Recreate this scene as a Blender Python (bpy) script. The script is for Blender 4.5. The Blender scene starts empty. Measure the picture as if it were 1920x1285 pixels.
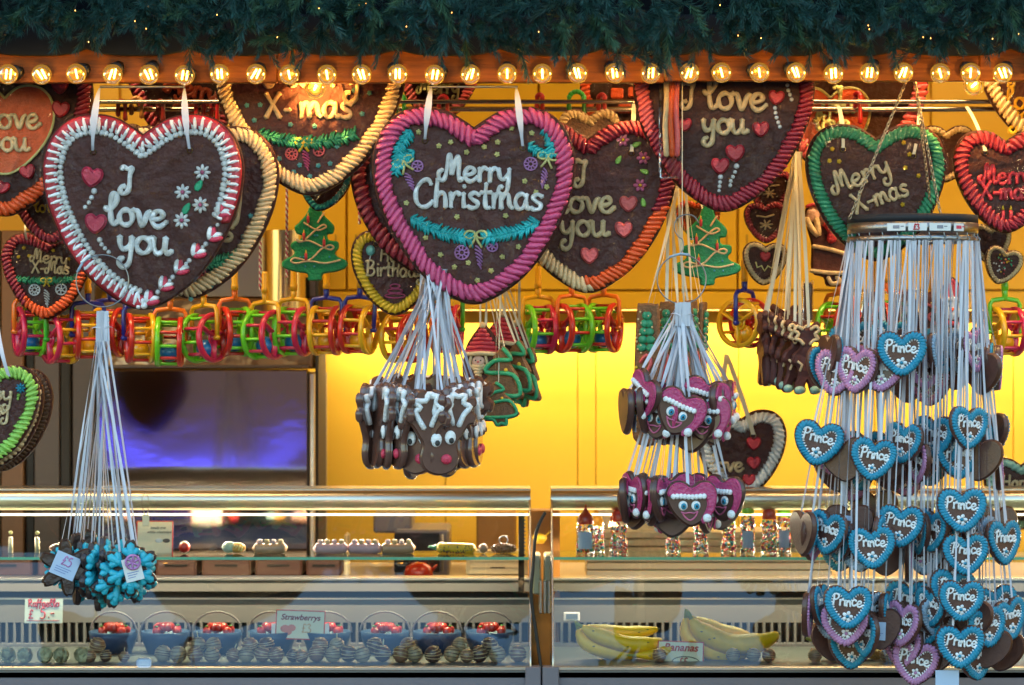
import bpy, math, random
from mathutils import Vector, Matrix, Euler
random.seed(7)
R = math.radians
PI = math.pi
SC = bpy.context.scene
COL = SC.collection

# ------------------------------------------------------------------ camera, sky, exposure
S, CX, CY, D, EYE = 0.0012, 960.0, 642.5, 6.0, 1.65     # metres per photo pixel at y = 0
cam_d = bpy.data.cameras.new('camera'); cam = bpy.data.objects.new('camera', cam_d); COL.objects.link(cam)
cam.location = (0, -D, EYE); cam.rotation_euler = (R(90), 0, 0)
cam_d.sensor_width = 36; cam_d.lens = 36 * D / (1920 * S)
cam_d.clip_start = 0.1; cam_d.clip_end = 500
cam_d.dof.use_dof = True; cam_d.dof.focus_distance = 6.02; cam_d.dof.aperture_fstop = 4.5
SC.camera = cam
w = bpy.data.worlds.new('World'); SC.world = w; w.use_nodes = True
nt = w.node_tree
sky = nt.nodes.new('ShaderNodeTexSky'); sky.sky_type = 'NISHITA'; sky.sun_disc = False
SUN_EL, SUN_ROT = R(4.5), R(20)
sky.sun_elevation = SUN_EL; sky.sun_rotation = SUN_ROT
sky.air_density = 1.3; sky.ozone_density = 2.6; sky.dust_density = 0.8
bg = nt.nodes['Background']; bg.inputs['Strength'].default_value = 0.15
nt.links.new(sky.outputs[0], bg.inputs['Color'])
sl = bpy.data.lights.new('sun', 'SUN'); sl.energy = 0.25; sl.angle = R(12); sl.color = (1, .8, .62)
so = bpy.data.objects.new('sun', sl); COL.objects.link(so)
so.rotation_euler = (R(90) - SUN_EL, 0, PI - SUN_ROT)     # low, from behind the stall
SC.view_settings.view_transform = 'Standard'; SC.view_settings.look = 'None'
SC.view_settings.gamma = 1; SC.view_settings.use_curve_mapping = False
SC.view_settings.exposure = 3.35
cy = SC.cycles
cy.use_denoising = True
cy.max_bounces = 8; cy.transparent_max_bounces = 24; cy.glossy_bounces = 4; cy.diffuse_bounces = 3
cy.sample_clamp_indirect = 6; cy.caustics_reflective = False; cy.caustics_refractive = False

# ------------------------------------------------------------------ placing
def K(y): return S * (D + y) / D
def W(px, py, y): return Vector(((px - CX) * K(y), y, EYE - (py - CY) * K(y)))
def X(px, y): return (px - CX) * K(y)
def Z(py, y): return EYE - (py - CY) * K(y)

# ------------------------------------------------------------------ materials
MATS = {}
def mat(name, col, rough=.5, metal=0., noise=0., nscale=20., bump=0., bscale=60., coat=0., coatb=0., spec=.5,
        emit=None, es=1., sss=0., stretch=None, alpha=None):
    if name in MATS: return MATS[name]
    m = bpy.data.materials.new(name); m.use_nodes = True; MATS[name] = m
    t = m.node_tree; b = t.nodes['Principled BSDF']
    b.inputs['Base Color'].default_value = (*col, 1); b.inputs['Roughness'].default_value = rough
    b.inputs['Metallic'].default_value = metal; b.inputs['Specular IOR Level'].default_value = spec
    m.diffuse_color = (*col, 1)
    tc = t.nodes.new('ShaderNodeTexCoord'); mp = t.nodes.new('ShaderNodeMapping'); t.links.new(tc.outputs['Object'], mp.inputs[0])
    if stretch: mp.inputs['Scale'].default_value = stretch
    if noise:
        n = t.nodes.new('ShaderNodeTexNoise'); n.inputs['Scale'].default_value = nscale; n.inputs['Detail'].default_value = 6
        t.links.new(mp.outputs[0], n.inputs['Vector'])
        r = t.nodes.new('ShaderNodeMapRange'); r.inputs['From Min'].default_value = .3; r.inputs['From Max'].default_value = .7
        r.inputs['To Min'].default_value = 1 - noise; r.inputs['To Max'].default_value = 1 + noise
        t.links.new(n.outputs['Fac'], r.inputs[0])
        h = t.nodes.new('ShaderNodeVectorMath'); h.operation = 'SCALE'; h.inputs[0].default_value = col
        t.links.new(r.outputs[0], h.inputs['Scale']); t.links.new(h.outputs[0], b.inputs['Base Color'])
    if bump:
        n = t.nodes.new('ShaderNodeTexNoise'); n.inputs['Scale'].default_value = bscale; n.inputs['Detail'].default_value = 5
        t.links.new(mp.outputs[0], n.inputs['Vector'])
        u = t.nodes.new('ShaderNodeBump'); u.inputs['Strength'].default_value = bump; u.inputs['Distance'].default_value = 2.0 / bscale
        t.links.new(n.outputs['Fac'], u.inputs['Height']); t.links.new(u.outputs[0], b.inputs['Normal'])
    if coat:
        b.inputs['Coat Weight'].default_value = coat; b.inputs['Coat Roughness'].default_value = .12
        if coatb:
            n = t.nodes.new('ShaderNodeTexNoise'); n.inputs['Scale'].default_value = .02; n.inputs['Detail'].default_value = 3
            n.inputs['Distortion'].default_value = 1.5
            t.links.new(mp.outputs[0], n.inputs['Vector'])
            u = t.nodes.new('ShaderNodeBump'); u.inputs['Strength'].default_value = coatb; u.inputs['Distance'].default_value = 12
            t.links.new(n.outputs['Fac'], u.inputs['Height']); t.links.new(u.outputs[0], b.inputs['Coat Normal'])
    if sss: b.inputs['Subsurface Weight'].default_value = sss; b.inputs['Subsurface Scale'].default_value = .004
    if emit: b.inputs['Emission Color'].default_value = (*emit, 1); b.inputs['Emission Strength'].default_value = es
    return m

def clear(name, tint=(1, 1, 1), gloss=.1, rough=.05, bump=0., bscale=.05, bdist=10., fres=1.5, mult=1.0, stretch=(1, 1, 1), glow=None, ridged=False):
    """see-through skin: straight transparency under a fresnel gloss"""
    if name in MATS: return MATS[name]
    m = bpy.data.materials.new(name); m.use_nodes = True; MATS[name] = m
    t = m.node_tree; t.nodes.remove(t.nodes['Principled BSDF']); o = t.nodes['Material Output']
    tr = t.nodes.new('ShaderNodeBsdfTransparent'); tr.inputs[0].default_value = (*tint, 1)
    g = t.nodes.new('ShaderNodeBsdfGlossy'); g.inputs['Roughness'].default_value = rough
    f = t.nodes.new('ShaderNodeFresnel'); f.inputs[0].default_value = fres
    mu = t.nodes.new('ShaderNodeMath'); mu.operation = 'MULTIPLY_ADD'; mu.inputs[1].default_value = mult; mu.inputs[2].default_value = gloss
    mu.use_clamp = True
    mx = t.nodes.new('ShaderNodeMixShader')
    t.links.new(f.outputs[0], mu.inputs[0]); t.links.new(mu.outputs[0], mx.inputs[0])
    t.links.new(tr.outputs[0], mx.inputs[1]); t.links.new(g.outputs[0], mx.inputs[2]); t.links.new(mx.outputs[0], o.inputs[0])
    if glow:
        e = t.nodes.new('ShaderNodeEmission'); e.inputs[0].default_value = (*glow[0], 1); e.inputs[1].default_value = glow[1]
        ad = t.nodes.new('ShaderNodeAddShader'); t.links.new(mx.outputs[0], ad.inputs[0]); t.links.new(e.outputs[0], ad.inputs[1]); t.links.new(ad.outputs[0], o.inputs[0])
    if bump:
        tc = t.nodes.new('ShaderNodeTexCoord'); mp = t.nodes.new('ShaderNodeMapping'); mp.inputs['Scale'].default_value = stretch
        t.links.new(tc.outputs['Object'], mp.inputs[0])
        n = t.nodes.new('ShaderNodeTexNoise'); n.inputs['Scale'].default_value = bscale; n.inputs['Detail'].default_value = 4
        n.inputs['Distortion'].default_value = 1.6
        if ridged: n.noise_type = 'RIDGED_MULTIFRACTAL'; n.inputs['Detail'].default_value = 2.5; n.normalize = True
        t.links.new(mp.outputs[0], n.inputs['Vector'])
        u = t.nodes.new('ShaderNodeBump'); u.inputs['Strength'].default_value = bump; u.inputs['Distance'].default_value = bdist
        t.links.new(n.outputs['Fac'], u.inputs['Height']); t.links.new(u.outputs[0], g.inputs['Normal'])
    return m

def icing(name, col, gloss=.42): return mat('icing ' + name, col, gloss, noise=.12, nscale=.06, bump=.25, bscale=.22, coat=.12)
I_ = dict(
    white=icing('white', (.86, .84, .84)), cream=icing('cream', (.74, .52, .28)), pink=icing('pink', (.62, .13, .25)),
    hotpink=icing('hot pink', (.66, .04, .09)), coral=icing('coral', (.75, .12, .12)), red=icing('red', (.55, .03, .05)),
    darkred=icing('dark red', (.27, .012, .03)), orange=icing('orange', (.8, .10, .015)), green=icing('green', (.03, .27, .13)),
    lime=icing('lime', (.33, .6, .1)), teal=icing('teal', (.02, .45, .48)), blue=icing('blue', (.012, .25, .40)),
    yellow=icing('yellow', (.85, .5, .02)), paleyel=icing('pale yellow', (.75, .66, .25)), lilac=icing('lilac', (.52, .22, .5)),
    turq=icing('turquoise', (.15, .45, .42)), berry=icing('berry', (.42, .05, .16)), rose=icing('rose', (.58, .07, .19)),
    black=icing('black', (.01, .01, .01)), leaf=icing('leaf', (.03, .5, .25)), mint=icing('mint', (.3, .5, .4)),
    brown=icing('brown', (.12, .05, .02)), skin=icing('skin', (.75, .42, .3)), grey=icing('blue grey', (.3, .42, .55)))
GB = mat('gingerbread', (.095, .029, .024), .5, noise=.16, nscale=.02, bump=.2, bscale=.07, coat=.08, coatb=.25, spec=.25)
GBD = mat('dark gingerbread', (.07, .02, .014), .5, noise=.16, nscale=.02, bump=.2, bscale=.07, coat=.08, coatb=.25, spec=.25)
GBL = mat('light gingerbread', (.25, .1, .035), .55, noise=.3, nscale=.12, bump=.35, bscale=.3, coat=.2)
CHOC = mat('milk chocolate', (.12, .045, .028), .3, noise=.15, nscale=.06, coat=.6, bump=.15, bscale=.06)
CHOCD = mat('dark chocolate', (.03, .015, .014), .35, noise=.2, nscale=.06, coat=.3, bump=.2, bscale=.08)
RIB = mat('white ribbon', (.58, .57, .64), .4, noise=.06, nscale=.05)
RIBW = mat('cream ribbon', (.75, .66, .5), .5)
RIBR = mat('red ribbon', (.5, .03, .03), .5)
STEEL = mat('steel wire', (.25, .25, .26), .3, metal=1)
CHAIN = mat('chain metal', (.45, .38, .28), .3, metal=1)
CELLO = clear('cellophane', gloss=.0, rough=.08, bump=1.0, bscale=.022, bdist=70, fres=1.38, mult=.9, stretch=(1, 1, .45))
PAPER = mat('white paper', (.75, .73, .72), .6)
PAPERB = mat('blue grey label paper', (.45, .55, .72), .5)
INK = mat('red ink', (.55, .02, .04), .6); INKD = mat('dark ink', (.03, .02, .04), .6)

# ------------------------------------------------------------------ mesh builder
def cr(pts, n=6, closed=False):
    """smooth curve through points"""
    P = [Vector(p) for p in pts]; L = len(P); out = []
    if L < 3 and not closed: 
        return [P[0].lerp(P[-1], i / n) for i in range(n + 1)]
    rng = L if closed else L - 1
    for i in range(rng):
        if closed: a, b, c, d = P[i - 1], P[i], P[(i + 1) % L], P[(i + 2) % L]
        else: a, b, c, d = P[max(i - 1, 0)], P[i], P[i + 1], P[min(i + 2, L - 1)]
        for k in range(n):
            t = k / n
            out.append(.5 * ((2 * b) + (c - a) * t + (2 * a - 5 * b + 4 * c - d) * t * t + (3 * b - a - 3 * c + d) * t ** 3))
    if not closed: out.append(P[-1])
    return out

class MB:
    def __init__(s): s.v = []; s.f = []; s.fl = []; s.mi = []
    def add(s, vs, fs, smooth=True, mi=0):
        o = len(s.v); s.v += [tuple(v) for v in vs]
        for f in fs: s.f.append(tuple(i + o for i in f)); s.fl.append(smooth); s.mi.append(mi)
        return s
    def tube(s, pts, r, seg=6, closed=False, flat=1.0, mi=0, caps=True, star=0.):
        P = [Vector(p) for p in pts]; n = len(P)
        if n < 2: return s
        rr = r if isinstance(r, (list, tuple)) else [r] * n
        vs = []; N = None
        for i in range(n):
            t = (P[(i + 1) % n] - P[i - 1]) if closed else (P[min(i + 1, n - 1)] - P[max(i - 1, 0)])
            if t.length < 1e-9: t = Vector((1, 0, 0))
            t.normalize()
            if N is None:
                N = Vector((0, 1, 0)) if abs(t.y) < .9 else Vector((1, 0, 0))
            N = (N - t * N.dot(t))
            if N.length < 1e-6: N = t.orthogonal()
            N.normalize(); B = t.cross(N)
            for k in range(seg):
                a = 2 * PI * k / seg
                vs.append(P[i] + (N * math.cos(a) * flat + B * math.sin(a)) * rr[i] * (1 - star * (k % 2)))
        fs = []
        m = n if closed else n - 1
        for i in range(m):
            j = (i + 1) % n
            for k in range(seg):
                l = (k + 1) % seg
                fs.append((i * seg + k, i * seg + l, j * seg + l, j * seg + k))
        if not closed and caps:
            # rounded ends
            a, b = len(vs), len(vs) + 1
            d0 = (P[0] - P[1]).normalized() if (P[0] - P[1]).length > 1e-9 else Vector((0, 0, 1))
            d1 = (P[-1] - P[-2]).normalized() if (P[-1] - P[-2]).length > 1e-9 else Vector((0, 0, 1))
            vs.append(P[0] + d0 * rr[0] * .7); vs.append(P[-1] + d1 * rr[-1] * .7)
            for k in range(seg):
                l = (k + 1) % seg
                fs.append((a, l, k)); fs.append((b, (n - 1) * seg + k, (n - 1) * seg + l))
        return s.add(vs, fs, True, mi)
    def ball(s, c, r, seg=10, rings=6, mi=0, M=None):
        rx, ry, rz = r if isinstance(r, (list, tuple)) else (r, r, r)
        vs = []; c = Vector(c)
        for i in range(rings + 1):
            th = PI * i / rings
            for k in range(seg):
                ph = 2 * PI * k / seg
                p = Vector((rx * math.sin(th) * math.cos(ph), ry * math.sin(th) * math.sin(ph), rz * math.cos(th)))
                vs.append(c + (M @ p if M else p))
        fs = [(i * seg + k, (i + 1) * seg + k, (i + 1) * seg + (k + 1) % seg, i * seg + (k + 1) % seg) for i in range(rings) for k in range(seg)]
        return s.add(vs, fs, True, mi)
    def box(s, x0, x1, y0, y1, z0, z1, bev=0, mi=0):
        if bev:
            b = bev; xs = (x0, x1); ys = (y0, y1); zs = (z0, z1)
            # chamfered box: three quads rings built from 24 verts
            vs = []; idx = {}
            for i in (0, 1):
                for j in (0, 1):
                    for k in (0, 1):
                        sx, sy, sz = (b if i == 0 else -b), (b if j == 0 else -b), (b if k == 0 else -b)
                        idx[i, j, k, 'x'] = len(vs); vs.append((xs[i], ys[j] + sy, zs[k] + sz))
                        idx[i, j, k, 'y'] = len(vs); vs.append((xs[i] + sx, ys[j], zs[k] + sz))
                        idx[i, j, k, 'z'] = len(vs); vs.append((xs[i] + sx, ys[j] + sy, zs[k]))
            g = lambda i, j, k, a: idx[i, j, k, a]
            fs = []
            for i in (0, 1): fs.append((g(i, 0, 0, 'x'), g(i, 1, 0, 'x'), g(i, 1, 1, 'x'), g(i, 0, 1, 'x')))
            for j in (0, 1): fs.append((g(0, j, 0, 'y'), g(1, j, 0, 'y'), g(1, j, 1, 'y'), g(0, j, 1, 'y')))
            for k in (0, 1): fs.append((g(0, 0, k, 'z'), g(1, 0, k, 'z'), g(1, 1, k, 'z'), g(0, 1, k, 'z')))
            for a in (0, 1):
                for c in (0, 1):
                    fs.append((g(0, a, c, 'y'), g(1, a, c, 'y'), g(1, a, c, 'z'), g(0, a, c, 'z')))
                    fs.append((g(a, 0, c, 'x'), g(a, 1, c, 'x'), g(a, 1, c, 'z'), g(a, 0, c, 'z')))
                    fs.append((g(a, c, 0, 'x'), g(a, c, 1, 'x'), g(a, c, 1, 'y'), g(a, c, 0, 'y')))
            for i in (0, 1):
                for j in (0, 1):
                    for k in (0, 1): fs.append((g(i, j, k, 'x'), g(i, j, k, 'y'), g(i, j, k, 'z')))
            return s.add(vs, fs, False, mi)
        vs = [(x, y, z) for x in (x0, x1) for y in (y0, y1) for z in (z0, z1)]
        fs = [(0, 1, 3, 2), (4, 6, 7, 5), (0, 4, 5, 1), (2, 3, 7, 6), (0, 2, 6, 4), (1, 5, 7, 3)]
        return s.add(vs, fs, False, mi)
    def lathe(s, prof, seg=20, c=(0, 0, 0), mi=0, arc=2 * PI, sx=1, sy=1, M=None):
        c = Vector(c); vs = []; full = abs(arc - 2 * PI) < 1e-6; cnt = seg if full else seg + 1
        for r, z in prof:
            for k in range(cnt):
                a = arc * k / seg
                p = Vector((r * math.cos(a) * sx, r * math.sin(a) * sy, z))
                vs.append(c + (M @ p if M else p))
        fs = []
        for i in range(len(prof) - 1):
            for k in range(seg):
                l = (k + 1) % cnt
                fs.append((i * cnt + k, i * cnt + l, (i + 1) * cnt + l, (i + 1) * cnt + k))
        return s.add(vs, fs, True, mi)
    def prism(s, outline, y0, y1, bev=2., mi=0, dome=0.):
        """outline: list of (x,z); front face at y0 (towards the camera), back at y1, rounded rim"""
        O = [Vector((p[0], p[1])) for p in outline]; n = len(O)
        A = sum(O[i].x * O[(i + 1) % n].y - O[(i + 1) % n].x * O[i].y for i in range(n))
        if A < 0: O = O[::-1]
        inn = offset(O, bev); inn2 = offset(O, bev * .35)
        rings = [(inn, y0), (inn2, y0 + bev * .25), (O, y0 + bev), (O, y1 - bev), (inn, y1)]
        vs = []
        for ring, y in rings: vs += [(p.x, y, p.y) for p in ring]
        fs = []
        for r in range(len(rings) - 1):
            for i in range(n):
                j = (i + 1) % n
                fs.append((r * n + i, r * n + j, (r + 1) * n + j, (r + 1) * n + i))
        s.add(vs, fs, True, mi)
        o = len(s.v) - len(vs)
        s.f.append(tuple(o + i for i in range(n))); s.fl.append(False); s.mi.append(mi)
        s.f.append(tuple(o + (len(rings) - 1) * n + i for i in range(n))[::-1]); s.fl.append(False); s.mi.append(mi)
        return s
    def ribbon(s, p0, p1, w, bow=0., tw=0., n=8, ph=0., mi=0):
        """flat band between two points, it may turn on its way"""
        p0, p1 = Vector(p0), Vector(p1); d = (p1 - p0); L = d.length; d.normalize()
        sx = d.cross(Vector((0, 1, 0)));
        if sx.length < 1e-6: sx = Vector((1, 0, 0))
        sx.normalize(); sy = d.cross(sx)
        vs = []
        for i in range(n + 1):
            t = i / n; a = ph + tw * t
            c = p0.lerp(p1, t) + sx * bow * math.sin(PI * t)
            u = (sx * math.cos(a) + sy * math.sin(a)) * w * .5
            vs += [c - u, c + u]
        return s.add(vs, [(2 * i, 2 * i + 1, 2 * i + 3, 2 * i + 2) for i in range(n)], True, mi)
    def build(s, name, m=None, parent=None, ms=None):
        me = bpy.data.meshes.new(name); me.from_pydata(s.v, [], s.f)
        me.polygons.foreach_set('use_smooth', s.fl)
        if ms:
            for q in ms: me.materials.append(q)
            me.polygons.foreach_set('material_index', s.mi)
        elif m: me.materials.append(m)
        me.update()
        o = bpy.data.objects.new(name, me); COL.objects.link(o)
        if parent: o.parent = parent
        return o

def offset(O, d):
    """inward offset of a counter-clockwise outline"""
    n = len(O); out = []
    for i in range(n):
        a, b = O[i] - O[i - 1], O[(i + 1) % n] - O[i]
        if a.length < 1e-9: a = b
        if b.length < 1e-9: b = a
        n1 = Vector((-a.y, a.x)).normalized(); n2 = Vector((-b.y, b.x)).normalized()
        m = n1 + n2
        if m.length < 1e-6: m = n1
        m.normalize(); k = max(.55, m.dot(n1))
        out.append(O[i] + m * (d / k))
    return out

def tag(o, label=None, cat=None, group=None, kind=None):
    if label: o['label'] = label
    if cat: o['category'] = cat
    if group: o['group'] = group
    if kind: o['kind'] = kind
    return o
def empty(name, loc, scale=1., rot=(0, 0, 0)):
    o = bpy.data.objects.new(name, None); COL.objects.link(o); o.empty_display_size = .05
    o.location = loc; o.scale = (scale,) * 3; o.rotation_euler = rot
    return o
def hung(name, px, py, y, label, cat, group=None, yaw=0, tilt=0, k=1.0):
    """a thing modelled in photo pixels of its own depth, origin at its middle"""
    o = empty(name, W(px, py, y), K(y) * k, (0, R(tilt), R(yaw)))
    return tag(o, label, cat, group)
def mw(o): return Matrix.Translation(o.location) @ o.rotation_euler.to_matrix().to_4x4() @ Matrix.Diagonal((*o.scale, 1))
def copy_tree(o, parent=None):
    c = o.copy(); COL.objects.link(c)
    if parent: c.parent = parent
    for ch in list(o.children): copy_tree(ch, c)
    return c
def structure(o): o['kind'] = 'structure'; return o

# ------------------------------------------------------------------ piped handwriting
def circ(cx, cy, r, n=9, a0=.9, ry=None): return [(cx + r * math.cos(a0 + 2 * PI * i / n), cy + (ry or r) * math.sin(a0 + 2 * PI * i / n)) for i in range(n + 1)]
G = {
 'I': (1.0, [[(.15, 1.7), (.3, 1.85), (.6, 1.72), (.88, 1.78), (.74, 1.3), (.68, .5), (.5, .1), (.2, .02), (.05, .25), (.15, .5), (.35, .52)]]),
 'l': (.78, [[(-.05, 1.05), (.1, .9), (.4, 1.05), (.62, 1.45), (.6, 1.8), (.4, 1.88), (.27, 1.5), (.28, .8), (.38, .2), (.55, .03), (.75, .2)]]),
 'L': (1.1, [[(.2, 1.8), (.2, .9), (.15, .1), (.5, .05), (.95, .1)]]),
 'o': (.98, [circ(.45, .48, .4, ry=.46), [(.7, .85), (.95, .95)]]),
 'v': (.95, [[(.02, .9), (.18, .88), (.42, .1), (.55, .1), (.75, .75), (.95, .92)]]),
 'e': (.98, [[(.1, .45), (.5, .5), (.75, .7), (.6, .95), (.3, .9), (.08, .5), (.25, .1), (.6, .02), (1.0, .35)]]),
 'y': (1.0, [[(.05, .95), (.08, .5), (.25, .22), (.5, .3), (.7, .6), (.76, .95)], [(.76, .95), (.72, .1), (.62, -.6), (.3, -.85), (.05, -.65), (.12, -.35), (.3, -.3)]]),
 'u': (1.1, [[(.05, .95), (.08, .4), (.25, .05), (.5, .1), (.7, .4), (.76, .95)], [(.76, .95), (.75, .3), (.88, .05), (1.15, .2)]]),
 'M': (1.75, [[(.3, .75), (.05, .55), (.08, .12), (.38, .05), (.55, .5), (.68, 1.6), (.8, 1.78), (.88, 1.4), (.95, .45)], [(.95, .45), (1.1, 1.2), (1.3, 1.72), (1.42, 1.4), (1.42, .4), (1.52, .05), (1.7, .2)]]),
 'r': (.72, [[(.12, .95), (.15, .5), (.15, .02)], [(.15, .5), (.3, .85), (.5, .98), (.68, .85)]]),
 'C': (1.25, [[(1.05, 1.45), (.88, 1.75), (.5, 1.65), (.15, 1.1), (.15, .4), (.45, .02), (.85, .05), (1.2, .4)]]),
 'h': (.92, [[(.2, 1.85), (.15, 1.0), (.12, .02)], [(.14, .55), (.35, .9), (.6, .9), (.7, .6), (.74, .02)]]),
 'i': (.42, [[(.2, .95), (.2, .4), (.25, .02)], [(.2, 1.35), (.24, 1.42)]]),
 's': (.82, [[(.75, .85), (.45, 1.0), (.18, .8), (.35, .55), (.65, .35), (.6, .08), (.3, 0), (.05, .12)]]),
 't': (.72, [[(.35, 1.6), (.3, .8), (.35, .1), (.6, .05)], [(.02, 1.02), (.68, 1.05)]]),
 'm': (1.38, [[(.1, .95), (.13, .5), (.1, .02)], [(.12, .55), (.3, .95), (.52, .9), (.6, .02)], [(.58, .55), (.8, .95), (1.02, .9), (1.1, .3), (1.3, .05)]]),
 'n': (.92, [[(.1, .95), (.13, .5), (.1, .02)], [(.12, .55), (.35, .95), (.6, .88), (.68, .4), (.74, .02)]]),
 'a': (1.0, [[(.75, .8), (.5, 1.0), (.2, .85), (.08, .45), (.25, .05), (.55, .1), (.75, .5)], [(.78, .98), (.75, .4), (.85, .05), (1.02, .12)]]),
 'X': (1.25, [[(.1, 1.75), (.6, .9), (1.1, .0)], [(1.05, 1.75), (.55, .9), (.1, 0)]]), '-': (.7, [[(.1, .6), (.6, .62)]]),
 'H': (1.25, [[(.2, 1.75), (.15, .9), (.1, 0)], [(1.0, 1.75), (.98, .9), (.95, 0)], [(.15, .9), (.97, .92)]]),
 'p': (.98, [[(.15, .98), (.15, 0), (.1, -.8)], [(.15, .7), (.45, 1), (.8, .8), (.8, .3), (.45, .02), (.17, .25)]]),
 'P': (1.1, [[(.25, 1.7), (.2, .8), (.12, -.1)], [(-.05, 1.5), (.4, 1.8), (.9, 1.65), (.98, 1.25), (.65, .9), (.22, .85)]]),
 'B': (1.15, [[(.2, 1.75), (.15, 0)], [(-.05, 1.65), (.5, 1.8), (.85, 1.5), (.6, 1.0), (.25, .92)], [(.25, .92), (.8, .85), (.95, .4), (.6, .02), (.0, .05)]]),
 'd': (1.0, [[(.72, .8), (.45, 1.0), (.15, .8), (.08, .4), (.3, .02), (.6, .15), (.75, .6)], [(.85, 1.85), (.78, 1.0), (.78, .02)]]),
 'c': (.82, [[(.72, .82), (.45, 1.0), (.15, .8), (.08, .4), (.3, .02), (.75, .2)]]),
 'f': (.7, [[(.7, 1.75), (.45, 1.8), (.3, 1.3), (.22, .4), (.1, -.5)], [(0, .95), (.6, 1.0)]]),
 'R': (1.15, [[(.2, 1.75), (.15, 0)], [(0, 1.6), (.5, 1.8), (.85, 1.5), (.6, 1.0), (.2, .9), (.6, .5), (.95, 0)]]),
 '£': (1.0, [[(.9, 1.5), (.65, 1.8), (.4, 1.5), (.4, .6), (.1, .05), (.5, .1), (.95, .1)], [(.15, .85), (.7, .9)]]),
 '5': (1.0, [[(.85, 1.75), (.35, 1.72), (.28, 1.1), (.6, 1.15), (.9, .8), (.8, .2), (.4, 0), (.1, .15)]]),
 '3': (1.0, [[(.2, 1.6), (.5, 1.8), (.8, 1.5), (.45, 1.0), (.85, .7), (.8, .2), (.4, 0), (.1, .2)]]),
 '.': (.4, [[(.15, .05), (.2, .07)]]), ' ': (.6, []),
}
def write(mb, s, cx, cz, h, r, ang=0., y=0., n=4, seg=5, wid=1., flat=.8, jit=.0):
    """piped word centred on (cx, base line cz); h = height of a small letter"""
    tot = sum(G[c][0] for c in s) * h * wid; x = -tot / 2; ca, sa = math.cos(R(ang)), math.sin(R(ang))
    for c in s:
        wd, st = G[c]; jz = random.uniform(-jit, jit) * h
        for k in st:
            P = []
            for q in cr([(a, b, 0) for a, b in k], n):
                u, v = x + q[0] * h * wid, q[1] * h + jz
                P.append((cx + u * ca - v * sa, y, cz + u * sa + v * ca))
            n_ = len(P); mb.tube(P, [r * (1.04 + .14 * math.sin(i * .55 + x) + (.18 if i in (0, n_ - 1) else 0)) for i in range(n_)], seg, flat=flat)
        x += wd * h * wid

# ------------------------------------------------------------------ hearts
HALF = [(0, .2), (.1, .13), (.27, .035), (.5, 0), (.72, .05), (.89, .2), (.98, .42), (.995, .62), (.95, .88), (.87, 1.1), (.77, 1.3), (.64, 1.5), (.47, 1.69), (.27, 1.84), (.1, 1.925), (0, 1.94)]
FAT = [(0, .26), (.1, .16), (.27, .04), (.5, 0), (.74, .06), (.92, .24), (1.0, .5), (.98, .78), (.88, 1.05), (.7, 1.32), (.47, 1.56), (.25, 1.72), (.1, 1.79), (0, 1.8)]
def heart_outline(w, half=HALF, n=4):
    """counter-clockwise outline centred on its box, starting at the notch and running down the left side"""
    H = half[-1][1]
    c = cr([(x, z, 0) for x, z in half], n)
    right = [((p.x) * w / 2, (H / 2 - p.y) * w / 2) for p in c]
    left = [(-a, b) for a, b in right]
    o = left + right[::-1][1:-1]
    return [Vector(p) for p in o]
def resample(P, closed, step):
    P = list(P) + ([P[0]] if closed else []); L = [0]
    for a, b in zip(P, P[1:]): L.append(L[-1] + (b - a).length)
    n = max(2, int(L[-1] / step)); out = []; j = 0
    for i in range(n if closed else n + 1):
        d = L[-1] * i / n
        while j < len(L) - 2 and L[j + 1] < d: j += 1
        t = (d - L[j]) / max(1e-9, L[j + 1] - L[j]); out.append(P[j].lerp(P[j + 1], t))
    return out, L[-1]
def band_curve(w, inset, half=HALF):
    O = heart_outline(w, half); I = offset(O, inset); keep = []
    for p in I:
        if min((p - q).length for q in O) > inset * .9: keep.append(p)
    return keep
def pipe(mb, w, inset, width, pitch, r, f0=0., f1=1., half=HALF, y=0., skew=.35, spp=9, seg=5, star=0.):
    """squeezed icing that snakes from side to side of the rim. f: 0 notch, .5 tip, 1 notch again, left side first"""
    C, L = resample(band_curve(w, inset, half), True, 2.0 if w > 120 else 1.0)
    n = len(C); loops = max(3, round(L * (f1 - f0) / pitch)); T = loops * spp; P = []; rr = []
    def at(s):
        u = (s % 1.0) * n; i = int(u) % n; t = u - int(u); a, b = C[i], C[(i + 1) % n]
        d = (C[(i + 3) % n] - C[i - 2]); d.normalize()
        return a.lerp(b, t), d
    for k in range(T + 1):
        ph = 2 * PI * loops * k / T
        s = f0 + (f1 - f0) * k / T + skew * pitch / L * math.sin(ph) * -1
        p, d = at(s); nn = Vector((-d.y, d.x))
        amp = 1 + .10 * math.sin(k * .37 + w) + .12 * math.sin(k * .113 + w * 2) + random.uniform(-.03, .03)
        q = p + nn * ((width / 2) * math.sin(ph) * amp + width * .05 * math.sin(k * .051 + w))
        P.append((q.x, y - r * (.5 + .45 * math.cos(ph)), q.y)); rr.append(r * (1.0 + .16 * math.cos(ph * 2) + .12 * math.sin(k * .29 + w * 3)) * random.uniform(.92, 1.08))
    mb.tube(P, rr, seg, star=star)
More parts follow.
